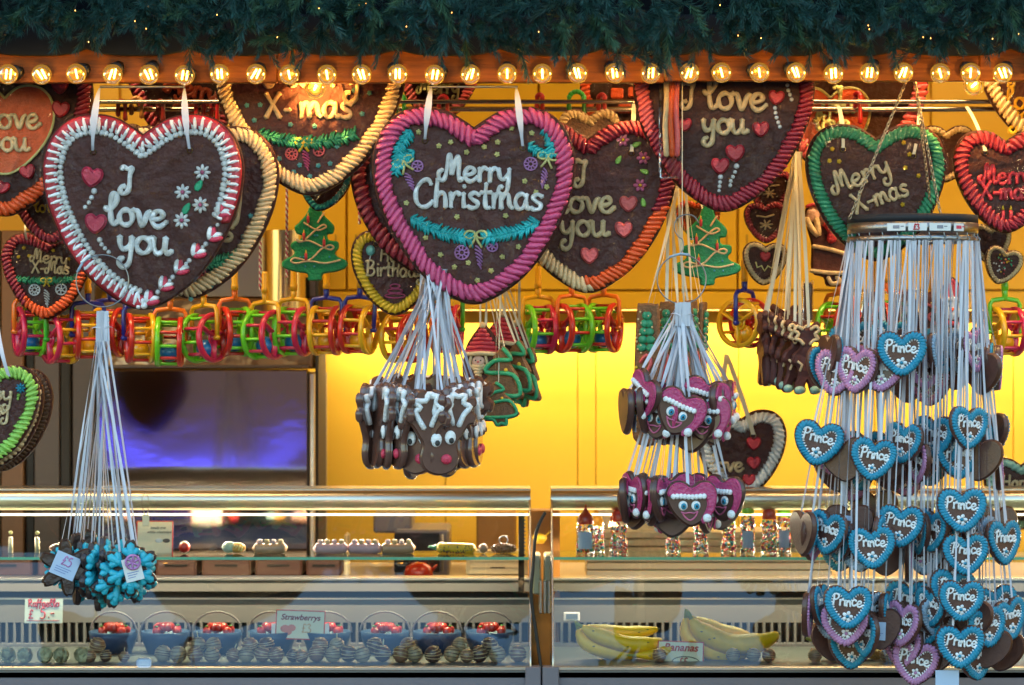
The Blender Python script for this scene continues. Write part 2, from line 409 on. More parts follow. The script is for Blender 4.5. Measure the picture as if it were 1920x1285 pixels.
def dollops(mb, w, inset, pitch, rw, rl, f0=0., f1=1., half=HALF, y=0., slant=.5, seg=7, rings=4):
    """separate squeezed shells side by side round the rim"""
    C, L = resample(band_curve(w, inset, half), True, 2.0 if w > 120 else 1.0)
    n = len(C); m = int(L * (f1 - f0) / pitch)
    for k in range(m):
        u = (f0 + (f1 - f0) * (k + .5) / m) * n; i = int(u) % n
        d = (C[(i + 3) % n] - C[i - 2]); d.normalize(); nn = Vector((-d.y, d.x))
        ax = (nn * math.cos(slant) + d * math.sin(slant)).normalized(); az = Vector((-ax.y, ax.x))
        M = Matrix(((ax.x, 0, az.x), (0, 1, 0), (ax.y, 0, az.y)))
        f = random.uniform(.9, 1.1)
        mb.ball((C[i].x, y, C[i].y), (rl * f, rw * .9, rw * f), seg, rings, M=M)

def mini_heart(mb, x, z, w, y=0, ang=0, t=5, half=FAT):
    O = heart_outline(w, half, 2); c, s_ = math.cos(R(ang)), math.sin(R(ang))
    O = [(x + p.x * c - p.y * s_, z + p.x * s_ + p.y * c) for p in O]
    mb.prism(O, y - t, y + 1, min(t * .6, w * .1))
def flower(mb, x, z, r, y=0, n=7, mi=0):
    for k in range(n):
        a = 2 * PI * k / n; c = Vector((math.cos(a), math.sin(a)))
        M = Matrix(((c.x, 0, -c.y), (0, 1, 0), (c.y, 0, c.x)))
        mb.ball((x + c.x * r * .6, y - r * .1, z + c.y * r * .6), (r * .42, r * .2, r * .24 * 7 / n), 8, 4, M=M, mi=mi)
def star(mb, x, z, r, y=0):
    for k in range(5):
        a = 2 * PI * k / 5 + .3; mb.ball((x + math.cos(a) * r * .55, y - r * .2, z + math.sin(a) * r * .55), (r * .42, r * .35, r * .42), 6, 3)
    mb.ball((x, y - r * .4, z), r * .35, 6, 3)
def bow(mb, x, z, s, y=0, r=2.5, ang=0):
    c, s_ = math.cos(R(ang)), math.sin(R(ang))
    def T(P): return [(x + (a * c - b * s_) * s, y, z + (a * s_ + b * c) * s) for a, b in P]
    for sg in (-1, 1):
        mb.tube(T([(sg * (.5 + .45 * math.cos(t)), .12 + .32 * math.sin(t)) for t in [PI * 2 * i / 12 for i in range(13)]]), r, 5)
        mb.tube(T([(0, 0), (sg * .15, -.4), (sg * .5, -.95)]), r, 5)
    mb.ball((x, y, z), r * 1.5, 6, 4)
def sprig(mb, P, w, y=0, r=3., step=7):
    """icing fir garland: short squeezed needles to both sides of a line"""
    C, L = resample([Vector((a, b)) for a, b in P], False, step)
    for i, p in enumerate(C):
        d = (C[min(i + 1, len(C) - 1)] - C[max(i - 1, 0)]).normalized(); nn = Vector((-d.y, d.x))
        for sg in (-1, 1):
            for q in (.25, .75):
                a = p + d * step * random.uniform(-.3, .5)
                e = a + nn * sg * w * random.uniform(.4, .6) * (q + .3) + d * w * .3
                mb.tube([(a.x, y - r, a.y), ((a.x + e.x) / 2, y - r * 1.6, (a.y + e.y) / 2), (e.x, y - r * .6, e.y)], [r, r * 1.05, r * .6], 4)
def spiral_candy(mb, x, z, r, y=0, t=1.6, kind=0):
    C = [(x + r * math.cos(a), y, z + r * math.sin(a)) for a in [2 * PI * i / 14 for i in range(14)]]
    mb.tube(C, t, 4, closed=True)
    if kind == 0:
        mb.tube([(x + r * .4 * math.cos(a), y, z + r * .4 * math.sin(a)) for a in [2 * PI * i / 10 for i in range(10)]], t * .8, 4, closed=True)
        for k in range(9):
            a = 2 * PI * k / 9; mb.tube([(x + r * .4 * math.cos(a), y, z + r * .4 * math.sin(a)), (x + r * math.cos(a), y, z + r * math.sin(a))], t * .8, 4)
    else:
        for k in range(6):
            a = PI * k / 3; mb.tube([(x + r * .15 * math.cos(a), y, z + r * .15 * math.sin(a)), (x + r * .9 * math.cos(a + .5), y, z + r * .9 * math.sin(a + .5))], t * .9, 4)
def icicle(mb, x, z, w, h, y=0, t=1.6, ang=0):
    n = 6; c, s_ = math.cos(R(ang)), math.sin(R(ang))
    for k in range(n):
        a = -h * k / n; ww = w * (1 - abs(k - 1.5) / n)
        P = [(-ww / 2, a - 1), (0, a - h * .12), (ww / 2, a - h * .3)]
        mb.tube([(x + p * c - q * s_, y, z + p * s_ + q * c) for p, q in P], t, 4)

def put_text(root, words, m, y=-2, seg=6):
    for wd in words:
        s, x, z, h, r = wd[:5]; ang = wd[5] if len(wd) > 5 else 0; wid = wd[6] if len(wd) > 6 else 1.
        mb = MB(); write(mb, s, x, z, h, r, ang, y - r * .3, 5, seg, wid); mb.build('lettering', m, root)

def cello_sheet(root, w, half=HALF, bulge=14, parent=None):
    """wrinkled wrapper stretched over the front of a heart"""
    O = heart_outline(w * 1.03, half, 4); n = len(O); mb = MB(); rings = [1.0, .95, .87, .76, .62, .47, .32, .16]; vs = []
    fx, fz, f1, f2 = random.uniform(-.2, .25) * w, random.uniform(.05, .25) * w, random.choice((17, 19, 23)), random.uniform(0, 6)
    for ri, k in enumerate(rings):
        for p in O:
            th = math.atan2(p.y * k - fz, p.x * k - fx) ; wr = math.sin(th * f1 + f2 + 2 * math.sin(th * 3 + k * 2)) + .6 * math.sin(th * f1 * 1.7 + k * 5)
            d = 4 if ri == 0 else -bulge * (1 - (k - .12) ** 3) * .9 + wr * w * .008 * math.sin(PI * min(1, k * 1.05)) + math.sin(p.x * .05 + k * 9)
            vs.append((p.x * k + fx * (1 - k) ** 1.2, d, p.y * k + fz * (1 - k) ** 1.2))
    vs.append((fx, -bulge, fz)); fs = []
    for r_ in range(len(rings) - 1):
        for i in range(n): fs.append((r_ * n + i, r_ * n + (i + 1) % n, (r_ + 1) * n + (i + 1) % n, (r_ + 1) * n + i))
    o = (len(rings) - 1) * n
    for i in range(n): fs.append((o + i, o + (i + 1) % n, len(vs) - 1))
    mb.add(vs, fs, True); return mb.build('wrapper', CELLO, root)

def make_heart(px, top, w, y, label, group='iced gingerbread hearts on show', body=None, rim=None, tilt=0, yaw=0,
               half=HALF, thick=14, pitch=None, band=None, r=None, inset=None, style='snake', wrap=True, bed=None, skew=.6, name='gingerbread_heart', cat='gingerbread heart'):
    """rim: list of (from, to, colour) round the outline, left side first"""
    H = w / 2 * half[-1][1]
    root = hung(name, px, top + H / 2, y, label, cat, group, yaw, tilt)
    b = MB().prism(heart_outline(w, half), 0, thick, 3.5 if w > 120 else 2); b.build('gingerbread', body or GB, root)
    band = band or w * .075; pitch = pitch or band * .55; r = r or pitch * .36; inset = inset or band * .66
    for f0, f1, c in rim or []:
        mb = MB()
        # flat icing bed under the squeezed loops
        C, L = resample(band_curve(w, inset, half), True, 4); n = len(C); a, e = int(f0 * n), int(f1 * n)
        P = [(C[i % n].x, -1.0, C[i % n].y) for i in range(a, e + (1 if e < n else 0))]
        if len(P) > 2 and bed is None: mb.tube(P, band * .46, 6, closed=(f0 == 0 and f1 == 1), flat=.3)
        if style == 'snake': pipe(mb, w, inset, band, pitch, r, f0, f1, half, y=-band * .12, seg=8 if w > 200 else 6, star=.24 if bed is None else 0, skew=skew)
        else: dollops(mb, w, inset, pitch, pitch * .5, band * .62, f0, f1, half, y=-band * .1)
        mb.build('icing_rim', I_[c], root)
    if wrap: cello_sheet(root, w, half, 12 if w > 200 else 7)
    return root

def hang_ribbon(root, pts_local_top_bottom, wd=6, m=None, name='ribbon', tw=1.2, n=8):
    """one or more flat bands, given as world end points, stored in the local frame of the thing"""
    inv = mw(root).inverted(); mb = MB(); k = root.scale[0]
    for a, b in pts_local_top_bottom:
        mb.ribbon(inv @ Vector(a), inv @ Vector(b), wd * random.uniform(.7, 1.15), bow=random.gauss(0, 1.6), tw=random.uniform(-tw, tw) * (3 if random.random() < .35 else 1), n=n + 4, ph=random.uniform(-.9, .9))
    return mb.build(name, m or RIB, root)
def ORD(n):
    w_ = ['', 'first', 'second', 'third', 'fourth', 'fifth', 'sixth', 'seventh', 'eighth', 'ninth', 'tenth', 'eleventh', 'twelfth', 'thirteenth', 'fourteenth',
          'fifteenth', 'sixteenth', 'seventeenth', 'eighteenth', 'nineteenth']
    if n < 20: return w_[n]
    return {20: 'twentieth', 30: 'thirtieth'}.get(n, {2: 'twenty', 3: 'thirty'}[n // 10] + '-' + w_[n % 10])

# ================================================================== THE SETTING
WOOD = mat('varnished orange wood', (.17, .048, .006), .5, noise=.4, nscale=6, stretch=(1, 1, 14), bump=.15, bscale=30, spec=.25)
YEL = mat('yellow lacquer', (.78, .45, .010), .42, noise=.04, nscale=2)
YEL2 = mat('yellow wall paint', (.80, .49, .04), .5, noise=.05, nscale=1.5)
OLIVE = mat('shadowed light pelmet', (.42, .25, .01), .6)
BLACKM = mat('black fabric', (.004, .004, .006), .9, spec=.1)
NAVY = mat('dark navy trim', (.006, .009, .015), .7, spec=.2)
BRN = mat('brown laminate', (.16, .075, .03), .5, noise=.15, nscale=3, stretch=(6, 6, 1))
DARKP = mat('dark brown panel', (.08, .055, .045), .4, noise=.15, nscale=3)
STNL = mat('brushed stainless', (.30, .27, .29), .07, metal=1, noise=.04, nscale=2, bump=.0022, bscale=1.3, stretch=(.7, 1, 1.4))
ALU = mat('aluminium', (.62, .58, .52), .32, metal=1)
ALUD = mat('grey painted steel', (.16, .15, .18), .35, noise=.06, nscale=3, coat=.3)
GREYP = mat('grey plastic liner', (.14, .135, .12), .45, noise=.05, nscale=3)
DARK = mat('dark recess', (.015, .013, .012), .7)
GROUND = mat('paving', (.09, .085, .08), .8, noise=.25, nscale=3, bump=.3, bscale=8)

g = MB().box(-60, 60, -60, 40, -.2, 0).build('ground', GROUND); structure(g)
f = MB().box(-2.7, 2.9, .1, 2.2, 0.004, .06).build('stall_floor', BRN); structure(f)
YB = 2.0
# back wall: upright boards with open joints
bw = structure(empty('back_wall', (0, YB, 0)))
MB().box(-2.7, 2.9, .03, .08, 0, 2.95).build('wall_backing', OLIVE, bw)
xs = [-500, 120, 600, 835, 1083, 1117, 1385, 1640, 1900, 2500]
for a, b in zip(xs, xs[1:]):
    MB().box(X(a, YB) + .0012, X(b, YB) - .0012, 0, .028, .05, 2.9, .0015).build('wall_board', YEL2, bw)
structure(MB().box(-2.78, -2.7, .0, 2.1, 0, 2.95).build('side_wall', YEL2))
structure(MB().box(2.9, 2.98, .0, 2.1, 0, 2.95).build('side_wall', YEL2))
structure(MB().box(-2.9, 3.1, .02, 2.3, 2.95, 3.02).build('stall_ceiling', mat('pale ceiling', (.6, .5, .35), .7)))
structure(MB().box(-3.1, 3.3, -.14, 2.4, 3.03, 3.1).build('stall_roof', BLACKM))

# wall cabinets
YC = 1.62
cab = tag(empty('wall_cabinet', (0, YC, 0)), 'long yellow wall cupboard with plain doors across the back of the stall', 'cabinet')
MB().box(X(150, YC), 2.6, .02, .36, Z(580, YC), 2.9).build('carcass', YEL, cab)
dx = [150, 225, 650, 1010, 1383, 1640, 1745, 2150]
for i, (a, b) in enumerate(zip(dx, dx[1:])):
    x0, x1 = X(a, YC) + .003, X(b, YC) - .003; z0 = Z(543, YC)
    d = MB().box(x0, x1, 0, .019, z0, 2.8, .002).build('door', YEL, cab)
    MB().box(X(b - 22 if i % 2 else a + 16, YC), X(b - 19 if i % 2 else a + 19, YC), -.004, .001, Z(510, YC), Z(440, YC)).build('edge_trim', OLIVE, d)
MB().box(X(600, YC), 2.6, .005, .019, Z(579, YC), Z(547, YC), .002).build('pelmet', YEL, cab)
# light under the cabinets
YL = 1.74
ul = tag(empty('strip_light', (0, YL, 0)), 'white strip light glowing under the yellow wall cupboard, above the bright wall', 'strip light')
MB().box(X(600, YL), 2.6, -.02, .0, Z(606, YL), Z(583, YL) ).build('shade_strip', OLIVE, ul)  # darker yellow strip stands in for the shade under the cupboard
LEDM = mat('led diffuser', (1, 1, 1), .5, emit=(1, .86, .55), es=1.6)
MB().box(X(610, YL), 2.6, .12, .16, Z(600, YL), Z(594, YL)).build('diffuser', LEDM, ul)
def area(name, loc, sx, sy, e, col, rot=(0, 0, 0), parent=None):
    l = bpy.data.lights.new(name, 'AREA'); l.shape = 'RECTANGLE'; l.size = sx; l.size_y = sy; l.energy = e; l.color = col
    o = bpy.data.objects.new(name, l); COL.objects.link(o); o.location = loc; o.rotation_euler = rot
    if parent: o.parent = parent; o.matrix_parent_inverse = Matrix.Translation(-parent.location)
    return o
WARM = (1, .66, .28); WARM2 = (1, .60, .2)
area('strip_light_lamp', (1.0, YL + .14, Z(603, YL)), 3.2, .05, 1.1, (1, .86, .6), (R(12), 0, 0), ul)
# ceiling lamps added out of view to warm the inside of the stall
for i, x in enumerate((-1.3, 1.3)):
    cl = tag(empty('added_ceiling_light', (x, .16, 2.93)), ('left' if x < 0 else 'right') + ' long ceiling lamp added out of view to brighten the sweets', 'ceiling light', 'added ceiling lights of the stall')
    MB().box(-.7, .7, -.06, .06, -.03, .015, .004).build('housing', ALU, cl)
    MB().box(-.68, .68, -.045, .045, -.04, -.032).build('diffuser', mat('lamp diffuser', (1, 1, 1), .5, emit=(1, .74, .36), es=1.5), cl)
    area('added_ceiling_lamp', (x, .16, 2.88), 1.3, .12, 2.9, WARM, (R(32), 0, 0), cl)

# fridge side wall at the left
YF = 1.45
lp = tag(empty('panelled_wall', (0, YF, 0)), 'dark brown panelled partition with upright trims at the far left', 'partition')
for a, b, m, dy in [(-500, 0, DARKP, 0), (2, 44, BRN, .0), (46, 62, DARK, .02), (64, 112, DARKP, 0), (114, 132, DARK, -.004), (134, 178, DARKP, .01)]:
    MB().box(X(a, YF), X(b, YF), dy, .12 + dy, 0, Z(432, YF), .003).build('panel', m, lp)
fr = tag(empty('steel_refrigerator', (0, YF, 0)), 'tall stainless steel fridge with a wavy shiny door behind the snowflake biscuits', 'refrigerator')
MB().box(X(180, YF), X(590, YF), .012, .5, 0, Z(700, YF), .004).build('cabinet', ALUD, fr)
dr = MB().box(X(186, YF), X(579, YF), -.03, .0, .3, Z(693, YF), .004).build('door', STNL, fr)
MB().box(X(582, YF), X(592, YF), -.034, .0, .3, Z(700, YF), .003).build('door_frame', ALU, fr)
MB().box(X(186, YF), X(580, YF), -.025, .0, Z(691, YF), Z(684, YF), .002).build('top_rail', DARKP, fr)
hd = tag(empty('extractor_hood', (0, YF, 0)), 'brown steel extractor hood above the fridge, behind the toy wheels', 'extractor hood')
HOODM = mat('bronze steel', (.30, .17, .09), .3, metal=.8, noise=.1, nscale=3, bump=.2, bscale=2)
MB().box(X(182, YF), X(588, YF), .0, .45, Z(692, YF), Z(560, YF), .006).build('canopy', HOODM, hd)
MB().box(X(300, YF), X(590, YF), .06, .4, Z(558, YF), Z(440, YF), .004).build('chimney', mat('grey steel', (.4, .36, .33), .3, metal=1), hd)
MB().lathe([(46, -75), (46, 75)], 24, (0, 0, 0)).build('flue', mat('polished flue', (.75, .62, .42), .18, metal=1), None)
fl = bpy.data.objects['flue']; fl.name = 'steel_flue'; fl.location = W(535, 508, YF + .02); fl.scale = (K(YF),) * 3
tag(fl, 'shiny round steel flue pipe above the extractor hood, left of the tree biscuit', 'flue pipe')
ds = tag(MB().box(X(590, YF) + .002, X(597, YF), .0, .3, 0, Z(520, YF), .001).build('door_gap_strip', DARK), 'thin black upright strip standing for the dark gap between fridge and yellow wall', 'strip'); ds.location.y = YF  # solid black strip stands in for the dark open gap

# back counter seen through the display cases
YK = 1.42
bc = tag(empty('back_counter', (0, YK, 0)), 'low back counter under the yellow wall, seen through the glass cases', 'counter')
ZK = Z(1083, YK)
MB().box(X(598, YK), 2.6, 0, .52, ZK - .035, ZK, .003).build('worktop', mat('worktop', (.5, .42, .3), .35), bc)
MB().box(X(598, YK), 2.6, .03, .52, .06, ZK - .037).build('cupboard', BRN, bc)

# front fascia of orange boards with scalloped dark trim
fb = tag(empty('fascia_board', (0, 0, 0)), 'long varnished orange wooden board carrying the row of light bulbs', 'fascia')
for a, b in [(-300, 520), (521, 1245), (1246, 1834), (1835, 2300)]:
    MB().box(X(a, 0), X(b, 0), -.012, .014, Z(156 if a < 1200 else 153, 0), Z(75, 0), .002).build('board', WOOD, fb)
O = [(-350, -60), (2300, -60), (2300, 100)]
c0 = 2300
pk = [2086, 1892, 1678, 1544, 1430, 1320, 1130, 938, 745, 552, 355, 165, -25, -215]
pts = []
prev = 2280
for p in pk:
    for k in range(1, 13):
        t = k / 12; x = prev + (p - prev) * t
        pts.append((x, 107 - 13 * (2 * abs(t - .5)) ** 3.2))
    prev = p
O = [(X(a, 0), Z(b, 0)) for a, b in [(-350, 30), (2290, 30), (2290, 104)] + pts + [(-350, 100)]]
tr = MB().prism(O[::-1], -.026, -.0135, .002).build('scalloped_trim', NAVY); tag(tr, 'dark scalloped edging between the fir garland and the orange board', 'trim')
structure(MB().box(-2.9, 3.1, .016, .06, Z(120, 0), 3.02).build('front_header', BLACKM))
hb = MB().box(-2.9, 3.1, -.012, .0155, Z(73, 0), 3.02).build('header_backdrop', BLACKM); structure(hb)  # black backdrop added behind the garland to block the sky

# ------------------------------------------------------------------ fir garland
NEED = mat('fir needles', (.013, .058, .048), .55, noise=.45, nscale=.05)
NEED2 = mat('fir needles green', (.04, .1, .05), .55, noise=.4, nscale=.05)
STEM = mat('fir stem', (.02, .02, .012), .8)
def twig(mb, L=62, n=120, nl=26, seed=0, M=None):
    rnd = random.Random(seed); M = M or Matrix.Identity(4)
    bend = rnd.uniform(-.25, .25)
    def ax(t): return Vector((math.sin(t * bend * 2) * L * t * .5, 0, -L * t))
    vs = []; fs = []
    for i in range(n):
        t = (i + rnd.random()) / n; p = ax(t); a = rnd.uniform(0, 2 * PI); sp = rnd.uniform(.35, .85) * (1.1 - .5 * t)
        d = Vector((math.cos(a) * math.sin(sp), math.sin(a) * math.sin(sp), -math.cos(sp)))
        l = nl * rnd.uniform(.7, 1.1) * (1 - .25 * t); q = p + d * l; sd = d.cross(Vector((rnd.uniform(-1, 1), rnd.uniform(-1, 1), rnd.uniform(-1, 1)))).normalized() * .62
        o = len(vs); mid = p + d * l * .55 + Vector((0, 0, -1)) * rnd.uniform(0, 1.5)
        vs += [M @ (p - sd * .6), M @ (p + sd * .6), M @ (mid + sd), M @ (mid - sd), M @ q]
        fs += [(o, o + 1, o + 2, o + 3), (o + 3, o + 2, o + 4)]
    mb.add(vs, fs, False)
    return mb
gl = tag(empty('fir_garland', W(960, 20, -.11)), 'thick dark green artificial fir garland along the top of the stall', 'garland')
ginv = Matrix.Translation(-gl.location)
tm = []
for i in range(8):
    o = twig(MB(), 60 + i * 3, 130, 27, i).build('twig', NEED if i % 4 else NEED2, gl); tm.append(o)
def twig_pose(rnd):
    px = rnd.uniform(-60, 1985); v = rnd.random() ** .7; yy = -.085 - .06 * math.sin(PI * min(1, v)) + rnd.uniform(-.02, .015)
    edge = 146 - 16 * abs(math.sin(px * .0049 + 1.2)) + (30 if 1130 < px < 1270 else 0) - (18 if px < 330 else 0)
    py = -45 + (edge + 8) * v
    a = rnd.gauss(0, .85); b = rnd.uniform(-.1, 1.2)
    return px, py, yy, Euler((-b, a, rnd.uniform(0, 6.28)), 'XYZ'), rnd.uniform(.8, 1.15)
rnd = random.Random(3)
for i in range(292):
    px, py, yy, e, k = twig_pose(rnd)
    o = tm[i] if i < 8 else tm[i % 8].copy()
    if i >= 8: COL.objects.link(o)
    o.parent = gl; o.location = W(px, py - 30, yy) - gl.location; o.scale = (K(-.1) * k,) * 3
    rm = Matrix.Rotation(e.y, 4, 'Y') @ Matrix.Rotation(e.x, 4, 'X') @ Matrix.Rotation(e.z, 4, 'Z')
    o.rotation_euler = rm.to_euler()
mb = MB()
for i in range(520):
    px, py, yy, e, k = twig_pose(rnd)
    yy = yy * .55 - .03
    M = Matrix.Translation(W(px, py - 34, yy) - gl.location) @ Matrix.Rotation(e.y, 4, 'Y') @ Matrix.Rotation(e.x, 4, 'X') @ Matrix.Diagonal((K(0),) * 3 + (1,))
    twig(mb, 66, 90, 28, 100 + i, M)
o = mb.build('twig_mass', NEED, gl); o['kind'] = 'stuff'
FL = mat('fairy light glow', (1, .7, .3), .4, emit=(1, .42, .08), es=.7)
fps = [(141, 20), (253, 40), (277, 13), (274, 54), (166, 79), (407, 28), (598, 16), (674, 11), (686, 6), (847, 24), (762, 50), (1384, 67), (1427, 72), (1628, 48), (1630, 55), (1731, 70), (1745, 72), (1861, 73), (1910, 64), (1350, 10), (520, 70), (1010, 60)]
fl0 = None
fps.sort()
for i, (px, py) in enumerate(fps):
    if fl0 is None:
        fl0 = tag(empty('fairy_light', (0, 0, 0), K(-.17)), None, 'fairy light', 'warm fairy lights in the fir garland')
        MB().ball((0, 0, 0), (.8, .8, 1.4), 8, 6).build('bulb', FL, fl0)
        MB().tube([(0, 0, 2.4), (0, 2, 7), (1, 9, 12)], 1.0, 5).build('holder', STEM, fl0)
        o = fl0
    else: o = copy_tree(fl0)
    o.location = W(px, py, -.17); o['label'] = 'tiny warm fairy light in the fir garland, %s from the left' % ORD(i + 1)

# ------------------------------------------------------------------ light bulbs
GLASS_B = clear('amber bulb glass', tint=(1, .80, .38), gloss=.02, rough=.02, fres=1.5, mult=.9, glow=((1, .46, .04), .034))  # faint emission stands in for amber reflections inside the glass
FIL = mat('glowing filament', (1, .7, .3), .5, emit=(1, .66, .2), es=2.2)
FILH = mat('bright lamp filament', (1, .8, .5), .5, emit=(1, .78, .42), es=5)
SOCK = mat('black socket', (.012, .01, .01), .5)
BRASS = mat('brass cap', (.6, .4, .12), .3, metal=1)
def make_bulb(k, glass, fil, label, power):
    root = empty('light_bulb', (0, 0, 0), K(-.05), (R(-60), 0, 0)); tag(root, label, 'light bulb', 'row of light bulbs on the orange board')
    prof = [(7.5, 27), (8, 22), (11, 18), (15.5, 12), (18.6, 4), (19, -1), (17.6, -8), (13, -14.5), (7, -18), (.01, -19)]
    MB().lathe(prof, 24).build('glass', glass, root)
    MB().lathe([(.01, 44), (11, 44), (12, 30), (14.5, 29), (14.5, 26), (10, 23), (8.3, 22)], 20).build('socket', SOCK, root)
    MB().lathe([(7, 26), (7, 19), (3, 17), (.01, 17)], 12).build('cap', BRASS, root)
    fm = MB(); n = (2, 2, 1, 2)[k]; 
    for j in range(n):
        off = (j - (n - 1) / 2) * 8; tl = (.0, .5, .1, -.6)[k] * (1 if j == 0 else .7)
        a = Vector((off - tl * 8, -8, 3 + j * 3)); b = Vector((off + tl * 8, 8, -2 + j * 2))
        fm.tube([a, b], 1.9, 6)
    fm.build('filament', fil, root)
    sm = MB().tube([(-4, 0, 18), (-5, 0, 8), (0, 0, 3)], .5, 4).tube([(4, 0, 18), (5, 0, 8), (0, 0, 3)], .5, 4); sm.build('support_wire', BRASS, root)
    return root
def bulb_lamp(root, power, col=WARM2, rad=.012, off=(0, 0, 0)):
    l = bpy.data.lights.new('bulb_lamp', 'POINT'); l.energy = power; l.color = col; l.shadow_soft_size = rad
    o = bpy.data.objects.new('bulb_lamp', l); COL.objects.link(o); o.parent = root; o.location = off; return o
bx = [15, 78, 143, 211, 279, 346, 412, 480, 542, 613, 678, 746, 815, 882, 951, 1017, 1083, 1153, 1220, 1293, 1353, 1424, 1493, 1563, 1630, 1694, 1763, 1820, 1880, 1947]
protos = [make_bulb(k, GLASS_B, FIL, '', 0) for k in range(4)]
for i, px in enumerate(bx):
    k = (i * 7 + (i // 3)) % 4
    o = protos[i] if i < 4 else copy_tree(protos[k])
    o.location = W(px, (140 if px < 1000 else 137.5) + random.uniform(-1.5, 1.5), -.055)
    o.rotation_euler = (R(-70 + random.uniform(-12, 10)), R(random.uniform(-9, 9)), R(random.uniform(-22, 22)))
    o['label'] = 'lit clear filament bulb on the orange board, %s from the left' % ORD(i + 1)
    bulb_lamp(o, .016)
# bulbs hanging behind the board
for i, (px, py, y, dsc) in enumerate([(591, 165, .06, 'very bright bulb hanging behind the board in front of the cream edged heart'), (1826, 160, .09, 'very bright bulb hanging behind the board near the right end')]):
    o = copy_tree(protos[2]); o['group'] = 'bright bulbs behind the board'; o['label'] = dsc; o.location = W(px, py, y); o.rotation_euler = (0, 0, R(20))
    o.scale = (K(y) * 1.05,) * 3
    for c in o.children:
        if c.name.startswith('filament'): c.data = c.data.copy(); c.data.materials[0] = FILH
    bulb_lamp(o, .6, (1, .62, .27))
ln = hung('pendant_lamp', 1205, 150, .10, 'round shallow glass pendant lamp shining behind the board above the flowered heart', 'lamp')
MB().lathe([(6, 22), (20, 18), (36, 6), (37, 2), (30, -7), (15, -12), (.01, -13)], 28).build('shade', clear('lamp bowl', tint=(1, .9, .6), gloss=.1, rough=.1, fres=1.5), ln)
MB().ball((8, 0, 3), (9, 9, 6), 10, 6).build('bulb', FILH, ln)
MB().tube([(0, 0, 22), (0, 0, 60)], 2, 6).build('stem', SOCK, ln)
bulb_lamp(ln, .6, (1, .62, .27), .015)

# ------------------------------------------------------------------ rails
for nm, py, r, lb in [('rail', 191, 4.2, 'upper chrome rail running behind the hearts'), ('rail', 205, 5.0, 'lower chrome rail running behind the hearts')]:
    y = .42 if py < 200 else .44
    o = MB().tube([(X(186, y), 0, 0), (X(2300, y), 0, 0)], r * K(y), 12).build(nm, mat('chrome rail', (.5, .42, .33), .2, metal=1))
    o.location = (0, y, Z(py, y)); tag(o, lb, 'rail', 'chrome rails')
y = .02
for a, b, lb in [(188, 346, 'thin grey rod that carries the ribbons of the candy striped heart'), (806, 970, 'thin grey rod that carries the ribbons of the big pink edged heart')]:
    o = MB().tube([(X(a, y), 0, 0), (X(b, y), 0, 0)], 2.4 * K(y), 8).build('hanging_rod', ALU); o.location = (0, y, Z(163, y)); tag(o, lb, 'rod', 'thin hanging rods')

# plastic candy cane hooks on the rails
def cane(px, py, h, wd, col, lb, y=.43, mid=0):
    o = hung('candy_cane', px, py, y, lb, 'candy cane', 'candy cane hooks on the rail', yaw=random.uniform(-50, 50) if wd < 12 else random.uniform(-15, 15))
    P = [(-wd, -14)] + [(-wd * math.cos(a), 6 + wd * math.sin(a)) for a in [PI * k / 8 for k in range(9)]] + [(wd, -h)]
    mb = MB(); 
    C = cr([(a, 0, b) for a, b in P], 4)
    mb.tube(C, [4.4 + .6 * math.sin(i * 1.3) for i in range(len(C))], 8); mb.build('cane', mat('sugar ' + col, {'red': (.45, .01, .015), 'green': (.02, .3, .03), 'amber': (.35, .14, .03), 'dark red': (.2, .01, .01)}[col], .3, coat=.5), o)
    mb = MB()
    for i in range(3, len(C) - 3, 5):
        d = (C[i + 1] - C[i - 1]).normalized(); mb.tube([C[i] - d * .6, C[i] + d * .6], 5.0, 8)
    mb.build('band', mat('sugar band ' + col, {'red': (.3, .0, .01), 'green': (.03, .4, .05), 'amber': (.45, .2, .05), 'dark red': (.3, .02, .01)}[col], .3), o)
    return o
for a in [(228, 203, 22, 7, 'dark red', 'dark red candy cane hook, leftmost on the rail'), (256, 200, 20, 10, 'amber', 'amber candy cane hook beside the leftmost red one'),
          (301, 203, 24, 7, 'dark red', 'dark red candy cane hook behind the notch of the candy striped heart'), (375, 204, 22, 7, 'red', 'red candy cane hook right of the orange lettered heart'), (402, 205, 22, 8, 'red', 'red candy cane hook touching the cream edged heart'),
          (751, 196, 34, 10, 'green', 'green candy cane hook left of the pink edged heart'), (831, 196, 24, 9, 'red', 'red candy cane hook over the notch of the pink edged heart'), (1012, 190, 16, 6, 'red', 'small red candy cane hook right of the pink edged heart'),
          (1081, 192, 58, 14, 'green', 'large green candy cane hook left of the pendant lamp'), (1128, 192, 50, 8, 'red', 'red candy cane hook under the pendant lamp'), (1608, 187, 44, 6, 'red', 'red candy cane hook on the orange heart'), (1898, 190, 50, 8, 'red', 'red candy cane hook at the right end of the rail'),
          (1535, 300, 10, 5, 'red', 'small red candy cane above the long cream ribbons')]:
    cane(*a)

